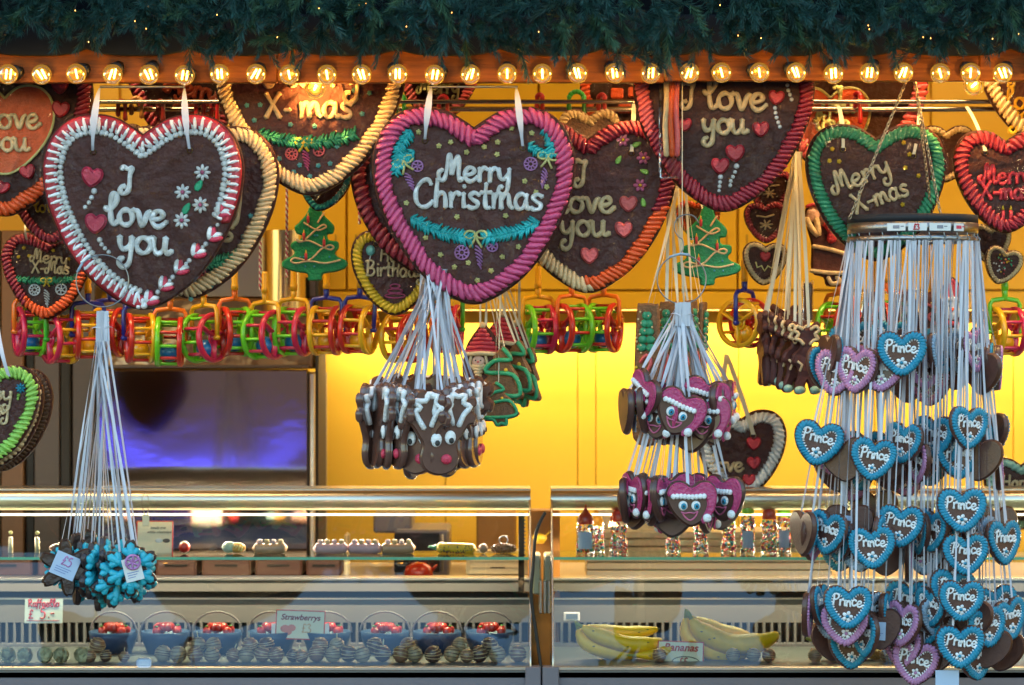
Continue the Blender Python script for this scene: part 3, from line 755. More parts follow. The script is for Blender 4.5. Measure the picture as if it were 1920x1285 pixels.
# ================================================================== LARGE HEARTS
def L(root_c, pts): return [(a - root_c[0], root_c[1] - b) for a, b in pts]
def ctr(px, top, w, half=HALF): return (px, top + w / 2 * half[-1][1] / 2)
def minis(root, c, lst, m, y=-1, t=5, name='sugar_heart'):
    for e in lst:
        mb = MB(); mini_heart(mb, e[0] - c[0], c[1] - e[1], e[2], y, e[3] if len(e) > 3 else random.uniform(-12, 12), t); mb.build(name, m, root)
def pearls(root, c, lst, m=None, r=4.5, name='sugar_pearl'):
    me = None
    for i, e in enumerate(lst):
        rr = e[2] if len(e) > 2 else r
        if me is None:
            o = MB().ball((0, 0, 0), (1, .8, 1), 10, 6).build(name, m or I_['white'], root); me = o
        else: o = me.copy(); COL.objects.link(o)
        o.parent = root; o.location = (e[0] - c[0], -1.5, c[1] - e[1]); o.scale = (rr,) * 3
def stars(root, c, lst, m, r=5.5):
    me = None
    for e in lst:
        if me is None:
            mb = MB(); star(mb, 0, 0, 1); o = me = mb.build('sugar_star', m, root)
        else: o = me.copy(); COL.objects.link(o)
        o.parent = root; o.location = (e[0] - c[0], -1.5, c[1] - e[1]); o.scale = (r,) * 3; o.rotation_euler = (0, random.uniform(0, 6), 0)
def flowers(root, c, lst, m, r=15, n=8, cm=None):
    for e in lst:
        mb = MB(); flower(mb, e[0] - c[0], c[1] - e[1], r, -2, n); o = mb.build('sugar_flower', m, root)
        MB().ball((e[0] - c[0], -2 - r * .3, c[1] - e[1]), r * .24, 8, 5).build('flower_centre', cm or I_['pink'], o)
def leaf(root, c, x, y, ang, m, s=11):
    cc, ss = math.cos(R(ang)), math.sin(R(ang)); P = []
    for k in range(12):
        t = 2 * PI * k / 12; u, v = s * math.cos(t), s * .55 * math.sin(t) * (1 - .3 * math.cos(t))
        P.append((x - c[0] + u * cc - v * ss, c[1] - y + u * ss + v * cc))
    MB().prism(P, -4, .5, 1.6).build('sugar_leaf', m, root)
def ribbons(root, c, segs, wtop=4, wbot=10, m=None):
    """flat satin bands from the rod down to the punched holes"""
    inv = mw(root).inverted()
    for (x0, y0, d0, x1, y1) in segs:
        mb = MB(); a = inv @ W(x0, y0, d0); b = Vector((x1 - c[0], -7, c[1] - y1)); n = 10; vs = []
        for i in range(n + 1):
            t = i / n; p = a.lerp(b, t); p.y -= 24 * math.sin(PI * min(1, t * 1.02)) ** .7
            wd = wtop + (wbot - wtop) * math.sin(PI * min(.95, t * 1.15)) ** .8; tw = .9 * math.cos(t * 5)
            vs += [(p.x - wd / 2, p.y + tw, p.z), (p.x + wd / 2, p.y - tw, p.z)]
        mb.add(vs, [(2 * i, 2 * i + 1, 2 * i + 3, 2 * i + 2) for i in range(n)]); mb.build('ribbon', m or RIB, root)
        MB().lathe([(4.5, 0), (6, .8), (4.5, 1.6)], 12, (b.x, -1.2, b.z - 2), M=Matrix.Rotation(R(90), 3, 'X')).build('eyelet', BRASS if 'BRASS' in globals() else RIB, root)

# A: candy striped "I love you"
A = (268, 213, 380); c = ctr(*A)
h = make_heart(*A, 0.0, 'big gingerbread heart with red and white candy striped rim piped I love you in white', rim=[(0, .5, 'white'), (.70, 1, 'white')], band=23, pitch=13.5, r=3.0, inset=20, wrap=True, bed='red', skew=.25)
for f0, f1 in ((0, .5), (.70, 1)):
    C, LL = resample(band_curve(380, 16), True, 4); n = len(C); P = [(C[i % n].x, -3, C[i % n].y) for i in range(int(f0 * n), int(f1 * n) + (f1 < 1))]
    MB().tube(P, 13, 7, flat=.3).build('red_band', I_['red'], h)
    mb = MB(); dollops(mb, 380, 35, 9.5, 5.2, 7, f0, f1, y=-2, slant=.3); mb.build('pearl_edge', I_['white'], h)
put_text(h, [('I', 238 - c[0], c[1] - 364, 27, 5.2), ('love', 255 - c[0], c[1] - 424, 31, 5.4, -3), ('you', 272 - c[0], c[1] - 476, 32, 5.4, -2)], I_['white'])
minis(h, c, [(173, 333, 42), (180, 420, 42)], I_['hotpink'], t=8)
pearls(h, c, [(177, 359, 6), (172, 371, 5), (167, 380, 4.5), (160, 389, 4.5), (187, 450, 5.5), (191, 459, 4.5), (197, 466, 4.5), (204, 473, 4.5)])
flowers(h, c, [(380, 324), (343, 361), (376, 385), (341, 414)], I_['white'], 16, 8)
leaf(h, c, 373, 348, 60, I_['leaf'], 12); leaf(h, c, 350, 391, 60, I_['leaf'], 12)
for (x, y) in [(418, 398), (402, 443), (372, 474), (340, 505), (311, 536), (284, 562)]:
    for sg, col in ((1, 'white'), (-1, 'hotpink')):
        mb = MB()
        a = R(48); dx_, dz_ = math.cos(a), math.sin(a)
        for lob in (-1, 1):
            ax = Vector((math.cos(a + lob * .62), math.sin(a + lob * .62))); az = Vector((-ax.y, ax.x))
            cx_ = x - c[0] - 10 + ax.x * 9 + (az.x * 3.2 * sg); cz_ = c[1] - y - 8 + ax.y * 9 + (az.y * 3.2 * sg)
            M = Matrix(((ax.x, 0, az.x), (0, 1, 0), (ax.y, 0, az.y))); mb.ball((cx_ + 4, -3, cz_ + 4), (14, 6, 6.2), 10, 6, M=M)
        mb.build('candy_heart', I_[col], h)
pearls(h, c, [(408, 422, 4), (386, 458, 5), (380, 464, 4), (355, 489, 5), (349, 495, 4), (324, 520, 5), (318, 527, 4), (296, 548, 5), (270, 572, 8), (260, 574, 6)])
ribbons(h, c, [(187, 165, .02, 175, 283), (346, 165, .02, 356, 280)], 3, 13)

# B: "Merry Christmas"
B = (888.5, 200, 383); c = ctr(*B)
h = make_heart(*B, 0.0, 'big gingerbread heart with thick pink snaking rim piped Merry Christmas in white', body=GB, rim=[(0, 1, 'rose')], band=27, pitch=12.5, r=4.9, inset=20, skew=1.0)
put_text(h, [('Merry', 891 - c[0], c[1] - 341, 27, 4.6, -2), ('Christmas', 897 - c[0], c[1] - 391, 29, 4.6, -1.5, 1.04)], I_['white'])
for pts_, wd in [([(770, 245), (752, 272), (745, 300), (742, 322)], 26), ([(775, 285), (760, 300), (748, 312)], 24), ([(1022, 240), (1032, 262), (1036, 290)], 24), ([(992, 272), (1008, 285), (1022, 290)], 20),
                 ([(772, 410), (805, 428), (840, 440), (880, 448)], 26), ([(1010, 415), (985, 430), (950, 440), (910, 447)], 26)]:
    mb = MB(); sprig(mb, L(c, pts_), wd, -1.5, 2.7, 5.5); mb.build('icing_sprig', I_['teal'], h)
for x, y, s_, a in [(757, 305, 21, 25), (1027, 296, 20, -8), (892, 443, 22, 0)]:
    mb = MB(); bow(mb, x - c[0], c[1] - y, s_, -5, 2.6, a); mb.build('icing_bow', I_['paleyel'], h)
for x, y, r_, k in [(783, 312, 10, 1), (995, 308, 12, 0), (866, 474, 13, 0), (923, 462, 10, 1)]:
    mb = MB(); spiral_candy(mb, x - c[0], c[1] - y, r_, -2, 1.9, k); mb.build('icing_candy', I_['lilac'], h)
for x, y, w_, hh, a in [(762, 323, 13, 36, 20), (1024, 316, 13, 34, -14), (897, 460, 14, 40, 3)]:
    mb = MB(); icicle(mb, x - c[0], c[1] - y, w_, hh, -2, 1.9, a); mb.build('icing_icicle', I_['lilac'], h)
stars(h, c, [(785, 248), (823, 274), (845, 267), (908, 276), (875, 286), (933, 267), (932, 290), (959, 241), (997, 250), (762, 381), (857, 407), (948, 405), (984, 340), (1005, 361), (1025, 351), (798, 446), (826, 478), (852, 501), (878, 493), (942, 482), (972, 463), (921, 508), (895, 526)], I_['paleyel'], 6)
ribbons(h, c, [(808, 165, .02, 797, 262), (968, 165, .02, 980, 275)], 3, 13)

# C and E: cream edged "Merry X-mas"
def merry_xmas(px, top, w, y, label, tilt=0):
    c = ctr(px, top, w); h = make_heart(px, top, w, y, label, rim=[(0, 1, 'cream')], band=24, pitch=9.6, r=4.1, skew=.9, inset=18, tilt=tilt)
    ox, oy = px - 580, top - 6; 
    put_text(h, [('Merry', 588 + ox - c[0], c[1] - 163 - oy, 36, 5.0), ('X', 513 + ox - c[0], c[1] - 221 - oy, 26, 4.6), ('-', 539 + ox - c[0], c[1] - 219 - oy, 20, 4), ('mas', 612 + ox - c[0], c[1] - 221 - oy, 28, 4.8, 0, 1.12)], I_['cream'])
    mb = MB(); sprig(mb, L(c, [(a + ox, b + oy) for a, b in [(486, 248), (520, 262), (560, 268), (600, 267), (640, 260), (662, 252)]]), 24, -1.5, 3, 6); mb.build('icing_sprig', I_['green'], h)
    mb = MB(); bow(mb, 570 + ox - c[0], c[1] - 268 - oy, 17, -5, 3); mb.build('icing_bow', I_['yellow'], h)
    for x, yy, r_, k in [(547, 289, 11, 0), (598, 283, 10, 1)]:
        mb = MB(); spiral_candy(mb, x + ox - c[0], c[1] - yy - oy, r_, -2, 2, k); mb.build('icing_candy', I_['coral'], h)
    mb = MB(); icicle(mb, 573 + ox - c[0], c[1] - 282 - oy, 14, 34, -2, 1.9, 4); mb.build('icing_icicle', I_['rose'], h)
    stars(h, c, [(a + ox, b + oy) for a, b in [(463, 198), (488, 197), (477, 226), (545, 234), (590, 237), (504, 273), (524, 298), (562, 310), (597, 311), (619, 307), (632, 275), (551, 323), (581, 331), (664, 170), (693, 175), (679, 214)]], I_['turq'], 5.5)
    return h
merry_xmas(580, 6, 372, .13, 'big cream rimmed heart piped X-mas above a green icing garland, top behind the board')
merry_xmas(357, 236, 334, .10, 'cream rimmed gingerbread heart with a green garland hanging mostly behind the candy striped heart', tilt=0)

# D: heart with orange plaque at the left edge
def plaque(h, x, z, w, col, edge='paleyel', rr=2.6):
    O = heart_outline(w, FAT); O = [(p.x + x, p.y + z) for p in O]
    q = MB().prism(O, -5, .5, 2).build('sugar_plaque', I_[col], h)
    MB().tube([(a, -5, b) for a, b in O], rr, 6, closed=True).build('plaque_edge', I_[edge], q)
Dh = (8, 82, 334); c = ctr(*Dh)
h = make_heart(*Dh, .17, 'gingerbread heart with a glossy orange sugar heart plaque lettered love you at the left edge', rim=[(0, .62, 'orange'), (.62, 1, 'darkred')], body=GBD, band=23, pitch=9.8, r=4.1, skew=.9)
plaque(h, 2, 0, 184, 'orange')
put_text(h, [('love', 27 - c[0], c[1] - 242, 27, 4.2), ('you', 18 - c[0], c[1] - 284, 25, 4.2), ('I', -10 - c[0], c[1] - 200, 22, 4.0)], I_['cream'], y=-7)
minis(h, c, [(53, 323, 30, 15), (6, 352, 26, -15), (113, 163, 32), (114, 206, 34)], I_['red'], t=8)
pearls(h, c, [(150, 160), (150, 169), (149, 178), (148, 187), (146, 196), (144, 204)], I_['coral'], 3.5)
# dark little heart under it
h = make_heart(96, 312, 150, .25, 'small dark red rimmed heart tucked between the orange plaque heart and the candy striped heart', rim=[(0, 1, 'darkred')], band=15, body=GBD)
c = ctr(96, 312, 150); mb = MB(); sprig(mb, L(c, [(60, 350), (90, 352), (125, 345)]), 12, -1, 2, 5); mb.build('icing_sprig', I_['yellow'], h)
put_text(h, [('love', 88 - c[0], c[1] - 398, 13, 2)], I_['yellow'])

# H: flowered "I love you"
Hh = (1103, 226, 334); c = ctr(*Hh)
h = make_heart(*Hh, .14, 'heart with sugar flowers piped I love you, its rim cream, orange and dark red', rim=[(0, .28, 'darkred'), (.28, .5, 'cream'), (.5, .71, 'orange'), (.71, 1, 'darkred')], band=24, pitch=9.6, r=4.1, skew=.9)
put_text(h, [('I', 1088 - c[0], c[1] - 351, 27, 4.6), ('love', 1098 - c[0], c[1] - 399, 29, 4.8), ('you', 1096 - c[0], c[1] - 443, 29, 4.8)], I_['cream'])
minis(h, c, [(1178, 383, 34, 0), (1169, 431, 34, 0), (1105, 480, 34, 0)], I_['coral'], t=8)
flowers(h, c, [(1168, 263), (1206, 297), (1200, 348), (1240, 270)], I_['pink'], 13, 6, I_['yellow'])
for x, y, a in [(1194, 271, 20), (1208, 322, 160), (1206, 380, 100), (1160, 300, 60)]: leaf(h, c, x, y, a, I_['lime'], 9)
ribbons(h, c, [(1188, 195, .3, 1184, 285)], 6, 9, RIBW)

# I: big dark red "I love you"
Ih = (1358, 66, 342); c = ctr(*Ih)
h = make_heart(*Ih, .06, 'big dark red rimmed heart piped love you, its tip beside the cream ribbons', rim=[(0, .30, 'coral'), (.30, 1, 'darkred')], body=GBD, band=24, pitch=9.6, r=4.1, skew=.9)
put_text(h, [('I', 1290 - c[0], c[1] - 205, 27, 4.4), ('love', 1378 - c[0], c[1] - 206, 31.5, 5, -2), ('you', 1359 - c[0], c[1] - 251, 27, 5)], I_['cream'])
minis(h, c, [(1455, 184, 30), (1426, 243, 32), (1378, 288, 36), (1350, 312, 34), (1283, 235, 28)], I_['red'], t=8)
pearls(h, c, [(1351, 332, 5), (1350, 342), (1349, 350, 4), (1348, 358, 3.5), (1381, 312, 5.5), (1378, 323), (1374, 332), (1370, 340), (1369, 348, 4), (1453, 203), (1454, 212), (1456, 221), (1459, 230), (1462, 238), (1476, 160), (1478, 170), (1481, 178), (1484, 187)], None, 4)
# clear sleeve with a candy stick hanging in front of its left side
sl_ = hung('sweet_sleeve', 1257, 240, .03, 'tall clear sleeve with orange candy sticks hanging in front of the dark red heart', 'candy sleeve')
for i, (x, col) in enumerate([(-8, 'cream'), (2, 'orange'), (12, 'coral')]):
    MB().tube([(x + math.sin(t * .9 + i) * 1.5, 2, 92 - t * 18) for t in range(9)], 5.5, 8).build('candy_stick', I_[col], sl_)
MB().box(-21, 21, -7, 10, -95, 100, 4).build('sleeve', CELLO, sl_)
MB().tube([(22, -4, 110), (22, -4, -310)], .9, 4).build('string', RIBW, sl_)

# J: green rimmed "Merry X-mas"
Jh = (1643, 232, 266); c = ctr(*Jh)
h = make_heart(*Jh, .17, 'green rimmed gingerbread heart with slanting Merry X-mas behind the hanging chains', rim=[(0, 1, 'green')], body=GBD, band=24, style='shell', pitch=9)
put_text(h, [('Merry', 1618 - c[0], c[1] - 345, 23, 3.4, 22), ('X-mas', 1655 - c[0], c[1] - 383, 21, 3.4, 20)], I_['cream'])
stars(h, c, [(1560, 280), (1573, 303), (1555, 302), (1697, 315), (1722, 330), (1705, 290), (1694, 268), (1692, 384)], I_['yellow'], 5)
ribbons(h, c, [(1572, 198, .3, 1580, 278), (1724, 200, .3, 1712, 290)], 5, 9, RIBW)

# K: dark red heart right edge
Kh = (1887, 244, 200); c = ctr(*Kh)
h = make_heart(*Kh, .26, 'dark red rimmed gingerbread heart with red Merry X-mas and two candles at the right edge', rim=[(0, 1, 'darkred')], body=GBD, band=23, pitch=11)
put_text(h, [('Merry', 1886 - c[0], c[1] - 345, 20, 3.6), ('X-mas', 1886 - c[0], c[1] - 374, 19, 3.6)], I_['red'])
for x in (1880, 1895):
    MB().tube([(x - c[0], -2, c[1] - 412), (x - c[0], -2, c[1] - 396)], 4, 8).build('sugar_candle', I_['red'], h)
    MB().tube([(x - c[0], -3, c[1] - 393), (x - c[0], -3, c[1] - 386)], [3, .8], 6).build('sugar_flame', I_['yellow'], h)
ribbons(h, c, [(1812, 200, .4, 1846, 284)], 7, 7, RIBW)
# L: heart top right
Lh = (1960, 20, 264); c = ctr(*Lh)
h = make_heart(*Lh, .40, 'gingerbread heart with cream and red twisted rim and yellow writing at the top right corner', rim=[(0, 1, 'cream')], band=24, pitch=11)
put_text(h, [('I', 1898 - c[0], c[1] - 165, 18, 3), ('love', 1925 - c[0], c[1] - 205, 22, 3.2), ('you', 1925 - c[0], c[1] - 232, 22, 3.2)], I_['yellow'])
# M: orange plaque heart at the top right
Mh = (1592, 60, 300); c = ctr(*Mh)
h = make_heart(*Mh, .52, 'gingerbread heart with orange sugar plaque lettered you, behind the rail above the green rimmed heart', rim=[(0, 1, 'coral')], body=GBD, band=24, pitch=12)
plaque(h, 1556 - c[0], c[1] - 232, 148, 'orange', 'paleyel', 3)
put_text(h, [('I', 1570 - c[0], c[1] - 200, 20, 3.6), ('you', 1572 - c[0], c[1] - 212, 20, 3.8), ('love', 1560 - c[0], c[1] - 245, 18, 3.6)], I_['paleyel'], y=-7)
# N: orange lettering at the top left
Nh = (352, 60, 232); c = ctr(*Nh)
h = make_heart(*Nh, .50, 'dark red heart with orange Merry lettering behind the rail at the upper left', rim=[(0, 1, 'darkred')], body=GBD, band=20, pitch=11)
put_text(h, [('Merry', 358 - c[0], c[1] - 182, 20, 4.4, -12), ('X-mas', 360 - c[0], c[1] - 212, 15, 3.6, -10)], I_['orange'])
h = make_heart(268, 232, 86, .50, 'small brown heart in the notch of the candy striped heart, under the rail', rim=[(0, 1, 'brown')], band=9, body=GBD, wrap=False)
# O: small top middle
Oh = (822, 78, 158); c = ctr(*Oh)
h = make_heart(*Oh, .48, 'small red rimmed heart just under the board above the pink edged heart', rim=[(0, 1, 'coral')], band=15, body=GBD)
put_text(h, [('Merry', 822 - c[0], c[1] - 176, 16, 2.8)], I_['paleyel'])
# P
Ph = (1165, 120, 156); c = ctr(*Ph)
h = make_heart(*Ph, .5, 'small heart with orange rim and orange parcels behind the rail under the pendant lamp', rim=[(0, 1, 'orange')], band=16, body=GB)
for x, z in [(-20, 20), (12, 22), (-6, -8)]: MB().box(x, x + 24, -9, 0, z - 10, z + 10, 3).build('sugar_parcel', I_['orange'], h)
# Q: behind B
make_heart(792, 250, 272, .22, 'dark red rimmed heart hidden behind the left side of the pink edged heart', rim=[(0, 1, 'darkred')], band=24, body=GBD)
h = make_heart(1105, 205, 120, .4, 'cream iced heart peeping out between the pink edged heart and the flowered heart', rim=[(0, 1, 'cream')], band=14, body=GBL, wrap=False)
# F
Fh = (86, 436, 168); c = ctr(*Fh)
h = make_heart(*Fh, .45, 'small red and orange rimmed heart piped Merry X-Mas below the orange plaque heart', rim=[(0, .40, 'darkred'), (.40, .72, 'orange'), (.72, 1, 'darkred')], body=GBD, band=17, pitch=8)
put_text(h, [('Merry', 92 - c[0], c[1] - 494, 14, 2.1, -6), ('X-Mas', 95 - c[0], c[1] - 513, 13, 2.1, -2)], I_['cream'])
mb = MB(); sprig(mb, L(c, [(32, 524), (60, 526), (90, 527), (118, 526), (142, 522)]), 13, -1, 2, 5); mb.build('icing_sprig', I_['green'], h)
mb = MB(); bow(mb, 88 - c[0], c[1] - 527, 11, -4, 1.8); mb.build('icing_bow', I_['yellow'], h)
for x, y, k in [(65, 544, 0), (115, 543, 1)]:
    mb = MB(); spiral_candy(mb, x - c[0], c[1] - y, 10, -2, 1.5, k); mb.build('icing_candy', I_['white'], h)
mb = MB(); icicle(mb, 88 - c[0], c[1] - 543, 11, 30, -2, 1.4); mb.build('icing_icicle', I_['white'], h)
stars(h, c, [(45, 465), (35, 482), (55, 480), (70, 458), (130, 486), (100, 470)], I_['yellow'], 4)
ribbons(h, c, [(52, 410, .46, 52, 450)], 4, 4, RIBW)
# G: Happy Birthday
Gh = (740, 431, 166); c = ctr(*Gh)
h = make_heart(*Gh, .30, 'yellow rimmed gingerbread heart piped Happy Birthday behind the pink edged heart', rim=[(0, 1, 'yellow')], body=GB, band=19, style='shell', pitch=8)
put_text(h, [('Happy', 752 - c[0], c[1] - 492, 15, 2.3, -3), ('Birthday', 742 - c[0], c[1] - 519, 16, 2.4, -2)], I_['cream'])
for k in range(3):
    MB().tube([(741 - c[0] + math.cos(t) * (19 - 5 * k), -2, c[1] - 555 + 9 * k + math.sin(t) * 4) for t in [2 * PI * i / 14 for i in range(14)]], 1.6, 5, closed=True).build('icing_cake', I_['rose'], h)
MB().ball((695 - c[0], -2, c[1] - 470), (9, 4, 10), 10, 6).build('sugar_balloon', I_['turq'], h)
MB().tube([(695 - c[0], -2, c[1] - 480), (690 - c[0], -2, c[1] - 498)], 1, 4).build('balloon_string', I_['white'], h)
ribbons(h, c, [(706, 395, .31, 706, 455)], 3, 3, RIBW)
# R: cream heart above the right case
Rh = (1390, 768, 172); c = ctr(*Rh)
h = make_heart(*Rh, .92, 'cream rimmed heart with three small red hearts hanging above the right glass case', rim=[(0, 1, 'white')], body=GB, band=22, style='shell', pitch=9)
minis(h, c, [(1413, 832, 28, 0), (1413, 868, 26, 0), (1404, 900, 24, 0)], I_['red'], t=6)
put_text(h, [('love', 1362 - c[0], c[1] - 884, 17, 3)], I_['cream'])
ribbons(h, c, [(1362, 665, .92, 1412, 815), (1362, 665, .92, 1338, 800)], 8, 9, RIBW)
# S: stack at the left edge
Sh = (-22, 684, 192); c = ctr(*Sh)
h = make_heart(*Sh, .06, 'lime green rimmed heart piped Happy Birthday cut by the left edge, front of its stack', rim=[(0, 1, 'lime')], body=GB, band=20, pitch=9.5, r=3.3, group='stack of hearts at the left edge')
put_text(h, [('Happy', -27 - c[0], c[1] - 752, 20, 3, -2), ('Birthday', -46 - c[0], c[1] - 779, 19, 2.9)], I_['cream'])
flowers(h, c, [(39, 728)], I_['blue'], 10, 8, I_['teal']); pearls(h, c, [(35, 742, 4), (34, 748, 3)], I_['lime'])
ribbons(h, c, [(-6, 590, .1, 18, 706)], 6, 8)
make_heart(-10, 690, 192, .10, 'dark heart with cream rim, second in the stack behind the lime green rimmed heart', rim=[(0, 1, 'cream')], body=GBD, band=18, pitch=10, yaw=-12, group='stack of hearts at the left edge')
make_heart(2, 690, 200, .16, 'plain brown heart at the back of the stack behind the lime green rimmed heart', body=GBD, yaw=-10, group='stack of hearts at the left edge', rim=[(0, 1, 'brown')], band=14)
# small hearts at the right
for px, top, w, y, col, tl, lb, txt in [
    (1436, 379, 80, .45, 'darkred', -4, 'small dark red rimmed heart below the tip of the big dark red heart', 1), (1434, 454, 84, .44, 'cream', 3, 'small cream rimmed heart with a tiny red heart, lowest of its string', 2),
    (1443, 318, 84, .46, 'darkred', 8, 'small dark red rimmed heart half hidden behind the tip of the big dark red heart', 3), (1880, 464, 72, .46, 'cream', 16, 'small tilted cream rimmed heart with coloured sprinkles right of the ribbon carousel', 4),
    (605, 300, 100, .36, 'teal', 14, 'small teal rimmed biscuit between the cream rimmed heart and the left tree biscuit', 0), (1858, 420, 78, .48, 'cream', 0, 'small cream rimmed brown heart just above the tilted sprinkled heart', 0),
    (1312, 372, 84, .48, 'orange', -10, 'small orange glazed heart behind the right tree biscuit', 0), (1915, 858, 140, .98, 'mint', 0, 'mint green rimmed heart at the right edge above the right glass case', 5),
    (1775, 235, 110, .56, 'cream', 0, 'small wrapped golden biscuit heart hanging from a hook beside the green rimmed heart', 0)]:
    c = ctr(px, top, w)
    h = make_heart(px, top, w, y, lb, rim=[(0, 1, col)], body=GBD if col != 'orange' else GBL, band=w * .11, pitch=w * .07, tilt=tl, style='shell' if col in ('cream', 'teal', 'mint') else 'snake')
    if txt == 1 or txt == 3:
        mb = MB()
        for k in range(7):
            a = 2 * PI * k / 7; mb.tube([(0, -1, -4), (math.cos(a) * 12, -2, -4 + math.sin(a) * 9)], 1.8, 5)
        mb.tube([(-16, -1, 14), (0, -2, 10), (16, -1, 14)], 2, 5); mb.build('icing_squiggle', I_['cream'], h)
    if txt == 2:
        minis(h, c, [(1434, 482, 20, 0)], I_['red'], t=3)
        mb = MB().tube([(-17, -1, 2), (-14, -2, -8), (-6, -1, -4), (0, -2, -14), (6, -1, -4), (14, -2, -8), (17, -1, 2)], 1.8, 5); mb.build('icing_squiggle', I_['paleyel'], h)
    if txt == 4:
        for k in range(26):
            a = random.uniform(0, 6.3); q = random.uniform(0, 20); MB().ball((math.cos(a) * q, -1, math.sin(a) * q + 4), 1.8, 6, 4).build('sprinkle', I_[random.choice(['red', 'leaf', 'yellow', 'white'])], h)
    if txt == 5: put_text(h, [('Happy', 0, 10, 14, 2.4)], I_['cream']); minis(h, c, [(1878, 892, 12, 0)], I_['red'], t=3)

# ================================================================== SHAPED BISCUITS, TOYS, BUNCHES
# green tree biscuits
TREE = [(0, 72), (10, 66), (16, 50), (30, 36), (37, 26), (34, 14), (24, 12), (26, 2), (36, 0), (44, -2), (45, -14), (38, -22), (44, -30), (58, -36), (62, -44), (56, -52), (38, -58), (16, -62), (12, -74), (-12, -74), (-14, -62), (-36, -58), (-56, -52), (-62, -44), (-56, -34), (-42, -28), (-38, -20), (-45, -12), (-42, -2), (-28, 2), (-24, 10), (-34, 14), (-38, 26), (-30, 34), (-16, 50), (-9, 66)]
def tree_biscuit(px, py, y, lb, k=1.0, tilt=0):
    t = hung('tree_biscuit', px, py, y, lb, 'tree biscuit', 'green christmas tree biscuits', 0, tilt, k)
    O = [(p.x, p.y) for p in cr([(a, b, 0) for a, b in TREE], 3, True)]
    MB().prism(O, 3, 14, 3).build('biscuit', GB, t)
    MB().prism(O, -3, 2.9, 2.8).build('icing_glaze', icing('tree green', (.015, .26, .09), .25), t)
    for P in [[(-20, 34), (0, 22), (10, 20), (22, 26), (16, 30), (4, 22), (-22, 0), (-34, 4), (-28, -2), (-10, 0), (26, -16), (36, -12), (28, -8), (12, -16), (-10, -36), (-36, -32), (-44, -38), (-34, -42), (-10, -38), (20, -42), (48, -36)], [(18, 52), (12, 44), (6, 34)]]:
        MB().tube(cr([(a, -4, b) for a, b in P], 4), 1.9, 6).build('icing_line', I_['cream'], t)
    for x, z in [(-12, 40), (-20, 8), (18, -4), (-16, -30)]:
        c_ = MB().tube([(x, -5, z - 6), (x, -5, z + 6)], 2.6, 8).build('candle', I_['red'], t); MB().tube([(x, -5, z + 7), (x, -5, z + 13)], [1.8, .4], 6).build('flame', I_['yellow'], c_)
    for i in range(9): MB().ball((random.uniform(-34, 34), -4, random.choice([-48, -30, -12, 10])), 1.9, 6, 4).build('sugar_dot', I_['blue'], t)
    return t
tree_biscuit(590, 452, .42, 'green iced tree biscuit with piped candles left of the pink edged heart', 1.0)
t2 = tree_biscuit(1326, 459, .34, 'green iced tree biscuit with piped candles right of the thin wire ring', 1.02)
for tr_, (sx, sy) in ((bpy.data.objects['tree_biscuit'], (604, 360)), (t2, (1315, 345))):
    hang_ribbon(tr_, [(W(sx - 3, sy, .4), mw(tr_) @ Vector((-4, 5, 50))), (W(sx + 6, sy, .4), mw(tr_) @ Vector((4, 5, 50)))], 3, RIBW)

# twisted red and white cords
def cord(px, y0, y1, y, lb):
    o = hung('twisted_cord', px, (y0 + y1) / 2, y, lb, 'cord', 'twisted cords that carry the toys'); n = int((y1 - y0) * .6)
    for ph, m in ((0, I_['white']), (PI, I_['berry'])):
        MB().tube([(1.6 * math.cos(i * .9 + ph), 1.6 * math.sin(i * .9 + ph), (y1 - y0) / 2 - i * (y1 - y0) / n) for i in range(n + 1)], 1.5, 5).build('strand', m, o)
for a in [(488, 452, 545, .56, 'red and white twisted cord left of the shiny flue'), (538, 345, 520, .56, 'red and white twisted cord left of the left tree biscuit'), (674, 352, 420, .5, 'red and white twisted cord left of the yellow rimmed heart'),
          (1888, 430, 475, .5, 'red and white twisted cord above the tilted sprinkled heart')]: cord(*a)

